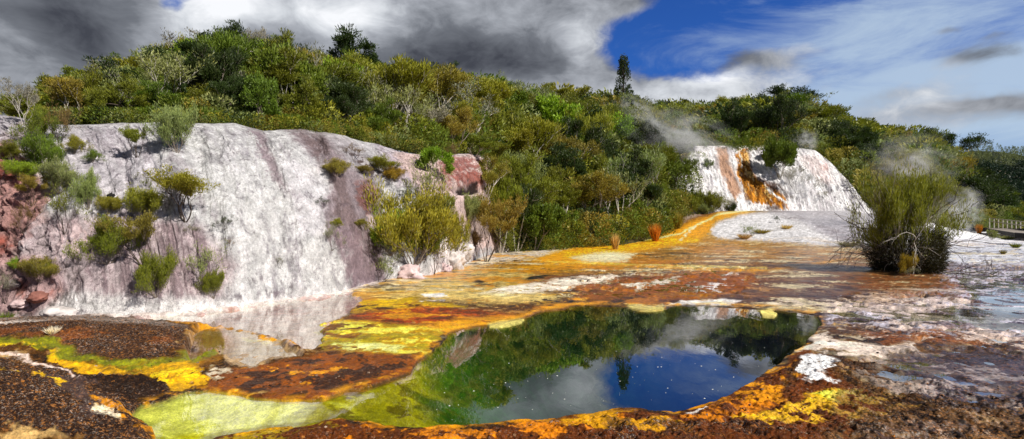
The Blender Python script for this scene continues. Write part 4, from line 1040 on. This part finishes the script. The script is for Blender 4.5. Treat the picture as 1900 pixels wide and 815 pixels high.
# ---- small bubbles drifting on the pool
bv, bf = [], []
r = np.random.default_rng(55)
while len(bf) < 1000:
    u, v = r.uniform(780, 1500), r.uniform(575, 785)
    if sdf(POOL, np.array([u]), np.array([v]))[0] > -8: continue
    Y = (CAM+.035)*F/(v-HZ); X = (u-950)/F*Y; q = .004+.013*r.random()**4; k0 = len(bv)
    for a in range(6): bv.append((X+math.cos(a*1.047)*q, Y+math.sin(a*1.047)*q, -.0335))
    bv.append((X, Y, -.0335+q*.5))
    bf += [(k0+a, k0+(a+1) % 6, k0+6) for a in range(6)]
    if len(bf) > 1000: break
link('bubbles', mesh_np('bubbles', bv, bf, True), mat_plain('foam', (236,236,230), 20, .1), kind='stuff', label='tiny white bubbles floating on the green and blue pool', category='bubbles')

# ---- loose crust flakes and pebbles on the brown ground
r = np.random.default_rng(66); fv, ff, fcol = [], [], []
base8 = np.array([[-1,-1,-1],[1,-1,-1],[1,1,-1],[-1,1,-1],[-1,-1,1],[1,-1,1],[1,1,1],[-1,1,1]], float)*.5
f8 = np.array([[0,3,2,1],[4,5,6,7],[0,1,5,4],[1,2,6,5],[2,3,7,6],[3,0,4,7]])
sel = (GP[:, 1] < 24) & (GP[:, 1] > 6.2) & (np.abs(GU-950) < 1100)
idx = np.nonzero(sel)[0]; k = 0
pd = sdf(POOL, GU[idx], GV[idx]); idx = idx[(pd > 6) & (GP[idx, 2] > -.02)]
area = (GU[idx] < 420) | (GV[idx] > 690) | (GU[idx] > 1500)
idx = idx[area]; wgt = np.maximum(GP[idx, 1], 1)**1.5; ch = r.choice(idx, 2600, p=wgt/wgt.sum())
for i_ in ch:
    q = GP[i_]; sz = .010+.035*r.random()**4
    M = np.linalg.qr(r.normal(size=(3, 3)))[0]
    V = (base8*(1+.35*r.normal(size=(8, 3))*.5)*np.array([1, .8, .4])*sz)@np.linalg.qr(np.eye(3)+.35*r.normal(size=(3, 3)))[0].T
    fv.append(V+q+np.array([r.normal()*.02, r.normal()*.02, sz*.12])); ff.append(f8+8*k); k += 1
    c_ = lin([(70,50,40),(150,110,78),(150,128,108),(150,96,44),(52,38,34)][int(r.random()*5)]); fcol.append(np.tile(c_, (8, 1)))
link('gravel', mesh_np('gravel', np.vstack(fv), np.vstack(ff), False, {'col': np.vstack(fcol), 'wet': np.zeros(8*k)}), HM, kind='stuff', label='loose crust flakes and pebbles scattered on the brown ground', category='gravel')

# ---- boardwalk and rail
PLANK = mat_plain('weathered_planks', (150,140,128), 6, .3); DARKP = mat_plain('dark_timber', (34,30,28), 6, .3); RAILM = mat_plain('pale_timber', (172,166,152), 6, .2)
def box(p0, p1, w, h, mat, name, parent, z0=0):
    """a beam from p0 to p1 (tops), width w, height h"""
    p0, p1 = Vector(p0), Vector(p1); d = (p1-p0); d.normalize(); s = Vector((-d.y, d.x, 0)).normalized()*w/2
    up = Vector((0, 0, h))
    V = [p0-s-up, p0+s-up, p1+s-up, p1-s-up, p0-s, p0+s, p1+s, p1-s]
    me = mesh_np(name, [tuple(v) for v in V], [[0,3,2,1],[4,5,6,7],[0,1,5,4],[1,2,6,5],[2,3,7,6],[3,0,4,7]])
    return link(name, me, mat, parent)
def at(u, v, Y): return Vector(((u-950)/F*Y, Y, CAM-(v-HZ)*Y/F))
bw = link('boardwalk', None, label='low timber boardwalk with dark edges on the white flat at the right', category='boardwalk'); 
a0, a1, a2_ = at(1806,423,84), at(1848,424,80), at(1915,434,60)
b0 = at(2080,440,52)
for (p, q_, w) in ((a0, a1, 2.2), (a1, a2_, 2.4), (a2_, b0, 2.4)):
    n_ = int((q_-p).length/.3)
    box(p, q_, w, .08, PLANK, 'deck', bw)
    for sgn in (-1, 1):
        s_ = Vector((-(q_-p).y, (q_-p).x, 0)).normalized()*(w/2+.06)*sgn
        box(p+s_+Vector((0,0,.05)), q_+s_+Vector((0,0,.05)), .12, .42, DARKP, 'edge_beam', bw)
bw2 = link('boardwalk', None, label='short dark timber step nearest the right edge of the flat', category='boardwalk')
box(at(1884,431,52), at(1960,437,50), 1.4, .08, PLANK, 'deck', bw2); box(at(1883,432.5,51.2), at(1960,438.5,49.2), .12, .45, DARKP, 'edge_beam', bw2)
fn = link('railing', None, label='pale post railing along the boardwalk at the right edge', category='railing')
N_ = 11; tops = []
for i in range(N_):
    f = i/(N_-1); u = 1836+f*82; Y = 84-16*f; vt_ = 405+9*f; vb = 421+1*f
    p = at(u, vt_, Y); h = (vb-vt_)*Y/F+.2
    me = mesh_np('post', [(x_, y_, z_) for z_ in (-h, 0) for x_, y_ in ((-.055,-.055),(.055,-.055),(.055,.055),(-.055,.055))], [[0,3,2,1],[4,5,6,7],[0,1,5,4],[1,2,6,5],[2,3,7,6],[3,0,4,7]])
    o = link('post', me, RAILM, fn); o.location = p; tops.append(p)
for dz in (.06, -.45):
    for i in range(N_-1): box(tops[i]+Vector((0, -.1, dz)), tops[i+1]+Vector((0, -.1, dz)), .08, .10, RAILM, 'rail', fn)

# ---------------------------------------------------------------- steam
def steam(u, v, Y, w, h, d, dens, seed, label, lean=0):
    m, n = newmat('steam_vapour'); co = n.n('ShaderNodeTexCoord').outputs['Object']
    r2 = n.n('ShaderNodeVectorMath', {0: co}, operation='LENGTH').outputs['Value']
    fall = n.mr(r2, .0, 1.0, 1, 0)
    off = n.vm('ADD', co, (seed*3.1, seed*1.7, seed*.9))
    nz = n.noise(off, 2.3, 4, .6, .6)
    de = n.m('MULTIPLY', n.m('MULTIPLY', n.mr(nz, .44, .78), fall), dens)
    vol = n.n('ShaderNodeVolumePrincipled', {'Color': (1, 1, 1, 1), 'Density': n.m('MULTIPLY', de, 1.7), 'Anisotropy': .1})
    n.n('ShaderNodeOutputMaterial', {'Volume': vol.outputs[0]})
    import bmesh
    bm = bmesh.new(); bmesh.ops.create_icosphere(bm, subdivisions=3, radius=1)
    me = bpy.data.meshes.new('steam'); bm.to_mesh(me); bm.free()
    p = at(u, v, Y); o = link('steam', me, m, kind='stuff', label=label, category='steam')
    o.location = p; o.scale = (w*Y/F/2, d, h*Y/F/2); o.rotation_euler = (0, lean, 0)
    return o
steam(1255, 250, 80, 250, 120, 6, .50, 1, 'pale steam drifting across the forest left of the cascade', .25)
steam(1180, 200, 110, 90, 60, 6, .25, 6, 'thin steam at the foot of the poplar', .3)
steam(1486, 340, 72, 100, 100, 3, .75, 2, 'white steam rising below the leafy cascade bush')
steam(1492, 262, 88, 60, 60, 3, .6, 7, 'small steam plume on top of the white cascade')
steam(1690, 300, 60, 210, 130, 4, .24, 3, 'thin steam behind the top of the big lone shrub', .2)
steam(1784, 392, 66, 84, 116, 2.5, .95, 4, 'white steam puff rising beside the boardwalk', .15)
steam(1570, 404, 62, 220, 60, 4, .30, 5, 'thin mist lying on the wet flat right of the white mound')
steam(1850, 482, 33, 260, 36, 2, .30, 8, 'low mist on the near edge of the right white flat')

# ---------------------------------------------------------------- camera, light, sky
cam = bpy.data.cameras.new('camera'); co_ = bpy.data.objects.new('camera', cam); C.objects.link(co_)
co_.location = (0, 0, CAM); co_.rotation_euler = (math.radians(90), 0, 0)
cam.sensor_width = 36; cam.lens = 36*F/1900; cam.shift_y = -(407.5-HZ)/1900; cam.clip_end = 5000; cam.clip_start = .1
bpy.context.scene.camera = co_
SD = Vector((.64, -.43, .68)).normalized()
EL = math.asin(SD.z); AZ = math.atan2(SD.x, SD.y)
sun = bpy.data.lights.new('sun', 'SUN'); so = bpy.data.objects.new('sun', sun); C.objects.link(so)
sun.energy = 5.0; sun.angle = math.radians(.5); sun.color = (1, .95, .87)
so.rotation_euler = SD.to_track_quat('Z', 'Y').to_euler()

w = bpy.data.worlds.new('World'); bpy.context.scene.world = w; w.use_nodes = True
n = N(w.node_tree)
sky = n.n('ShaderNodeTexSky', sky_type='NISHITA', sun_disc=False, sun_elevation=EL, sun_rotation=AZ, altitude=300, air_density=1.0, dust_density=.6, ozone_density=3.0)
D = n.n('ShaderNodeTexCoord').outputs['Generated']
sx_ = n.n('ShaderNodeSeparateXYZ', {0: D}); dx, dy, dz = sx_.outputs
az = n.m('ARCTAN2', dx, dy); el = n.m('ARCSINE', dz)
def ang(u, v):
    a = math.atan((u-950)/F); return a, math.atan((HZ-v)/F*math.cos(a))
W1 = n.noise(D, 3.0, 5, .55); W2 = n.noise(n.vm('ADD', D, (5, 3, 1)), 3.0, 5, .55)
azw = n.m('ADD', az, n.m('MULTIPLY', n.m('SUBTRACT', W1, .5), .16)); elw = n.m('ADD', el, n.m('MULTIPLY', n.m('SUBTRACT', W2, .5), .12))
def blob(u, v, su, sv, amp=1):
    a, e = ang(u, v)
    X = n.m('DIVIDE', n.m('SUBTRACT', azw, a), su/F); Y = n.m('DIVIDE', n.m('SUBTRACT', elw, e), sv/F)
    r2 = n.m('ADD', n.m('MULTIPLY', X, X), n.m('MULTIPLY', Y, Y))
    return n.m('MULTIPLY', n.m('EXPONENT', n.m('MULTIPLY', r2, -1)), amp)
def add(l):
    r_ = l[0]
    for x_ in l[1:]: r_ = n.m('ADD', r_, x_)
    return r_
flatD = n.n('ShaderNodeMapping', {'Vector': D, 'Scale': (1, 1, 1.7)}).outputs[0]
cn = n.noise(flatD, 4.0, 7, .52, .15); cn2 = n.noise(n.vm('ADD', flatD, (9, 2, 4)), 13, 7, .62, .5); big_ = n.noise(n.vm('ADD', flatD, (2, 7, 4)), 2.6, 6, .6, .3)
# cloud cover
cov = add([blob(0,100,330,300,1.4), blob(450,120,300,200,1.3), blob(800,90,260,200,1.4), blob(1060,90,120,120,.9), blob(1260,168,230,40,1.15), blob(1400,100,85,24,.95), blob(1200,20,110,14,.5), blob(1700,232,260,34,.62), blob(1660,190,60,14,.4), blob(1812,112,60,22,.62), blob(1760,60,20,8,.4), blob(1840,75,30,8,.4), blob(1720,60,60,12,.30), blob(1130,8,120,12,.5), blob(600,-300,900,230,.9), blob(1850,205,80,10,.55)])
hole = add([blob(322,-4,42,40,1.6), blob(245,112,36,18,1.0), blob(1255,66,190,70,.9), blob(1150,90,40,24,.35)])
cov = n.m('ADD', cov, n.m('ADD', n.mr(el, .50, .85, 0, .85), n.mr(dy, .25, -.25, 0, .7)))  # extra unseen cloud overhead and behind the camera, added for neutral fill
dens = n.m('ADD', n.m('SUBTRACT', cov, hole), n.m('ADD', n.m('MULTIPLY', n.m('SUBTRACT', cn, .5), 1.1), n.m('MULTIPLY', n.m('SUBTRACT', cn2, .5), 1.0)))
cm = n.mr(dens, .30, .92)
# cloud tone: dark bases, bright heads
tone = n.m('ADD', n.m('MULTIPLY', n.m('SUBTRACT', cn, .5), 1.5), n.m('ADD', n.m('MULTIPLY', n.m('SUBTRACT', big_, .5), 1.2), n.m('MULTIPLY', n.m('SUBTRACT', cn2, .5), .9)))
lit = add([n.mr(el, .5, .9, 0, -.34), n.mr(dy, .25, -.25, 0, -.28), blob(1120,110,70,90,.08), blob(380,40,90,60,.75), blob(300,100,60,40,.35), blob(560,20,200,40,.30), blob(20,110,50,90,.22), blob(1220,175,200,36,.30), blob(1080,60,50,60,.25), blob(960,30,90,50,.12), blob(1330,138,60,12,.5), blob(900,150,60,16,.25)])  # first two terms darken the added unseen cloud to weaken its fill
shd = add([blob(150,60,150,100,.32), blob(850,100,170,60,.22), blob(600,100,160,50,.12), blob(1400,104,70,16,.22), blob(1812,118,42,16,.38), blob(1700,240,250,20,.05), blob(90,190,140,50,.12)])
tone = n.m('ADD', n.m('ADD', n.m('SUBTRACT', lit, shd), .44), n.m('MULTIPLY', tone, .8), clamp=True)
ccol = n.n('ShaderNodeValToRGB', {'Fac': tone}).outputs[0]; cr = ccol.node.color_ramp
cr.elements[0].position = 0; cr.elements[0].color = T(66,69,78)+(1,); cr.elements[1].position = 1; cr.elements[1].color = T(240,242,246)+(1,)
for pos, c_ in ((.35,(112,116,124)), (.6,(164,168,176)), (.8,(208,212,218))):
    e_ = cr.elements.new(pos); e_.color = T(*c_)+(1,)
# thin cirrus on the right
cz_ = n.n('ShaderNodeMapping', {'Vector': D, 'Rotation': (0, .45, .3), 'Scale': (1.0, 1.0, 3.6)}).outputs[0]
ci = n.noise(cz_, 3.0, 9, .66, 1.0)
cic = add([blob(1800,50,280,140,.60), blob(1560,40,130,60,.35), blob(1850,230,300,80,.65), blob(1600,190,220,40,.55), blob(1450,160,160,26,.3)])
cim = n.m('MULTIPLY', n.mr(n.m('ADD', cic, n.m('MULTIPLY', n.m('SUBTRACT', ci, .5), 2.4)), -.0, 1.25), .80)
skyc = n.vm('SCALE', sky.outputs[0]); skyc.node.inputs['Scale'].default_value = .10
skyb = n.mix(1, skyc, (.17, .42, .96), 'MULTIPLY')
hor = n.mr(el, .0, .22, .75, 0)
skyb = n.mix(hor, skyb, T(160,184,206))
s1 = n.mix(cim, skyb, T(184,203,220))
s2 = n.mix(cm, s1, ccol)
bg = n.n('ShaderNodeBackground', {'Color': s2, 'Strength': 1.0})
n.n('ShaderNodeOutputWorld', {'Surface': bg.outputs[0]})

sc = bpy.context.scene
sc.view_settings.view_transform = 'Standard'; sc.view_settings.look = 'None'; sc.view_settings.gamma = 1; sc.view_settings.exposure = 0.12
sc.render.engine = 'CYCLES'
sc.cycles.use_denoising = True; sc.cycles.max_bounces = 8; sc.cycles.transparent_max_bounces = 12; sc.cycles.volume_bounces = 1
sc.cycles.volume_step_rate = 2.0; sc.cycles.volume_max_steps = 64
sc.cycles.sample_clamp_indirect = 6
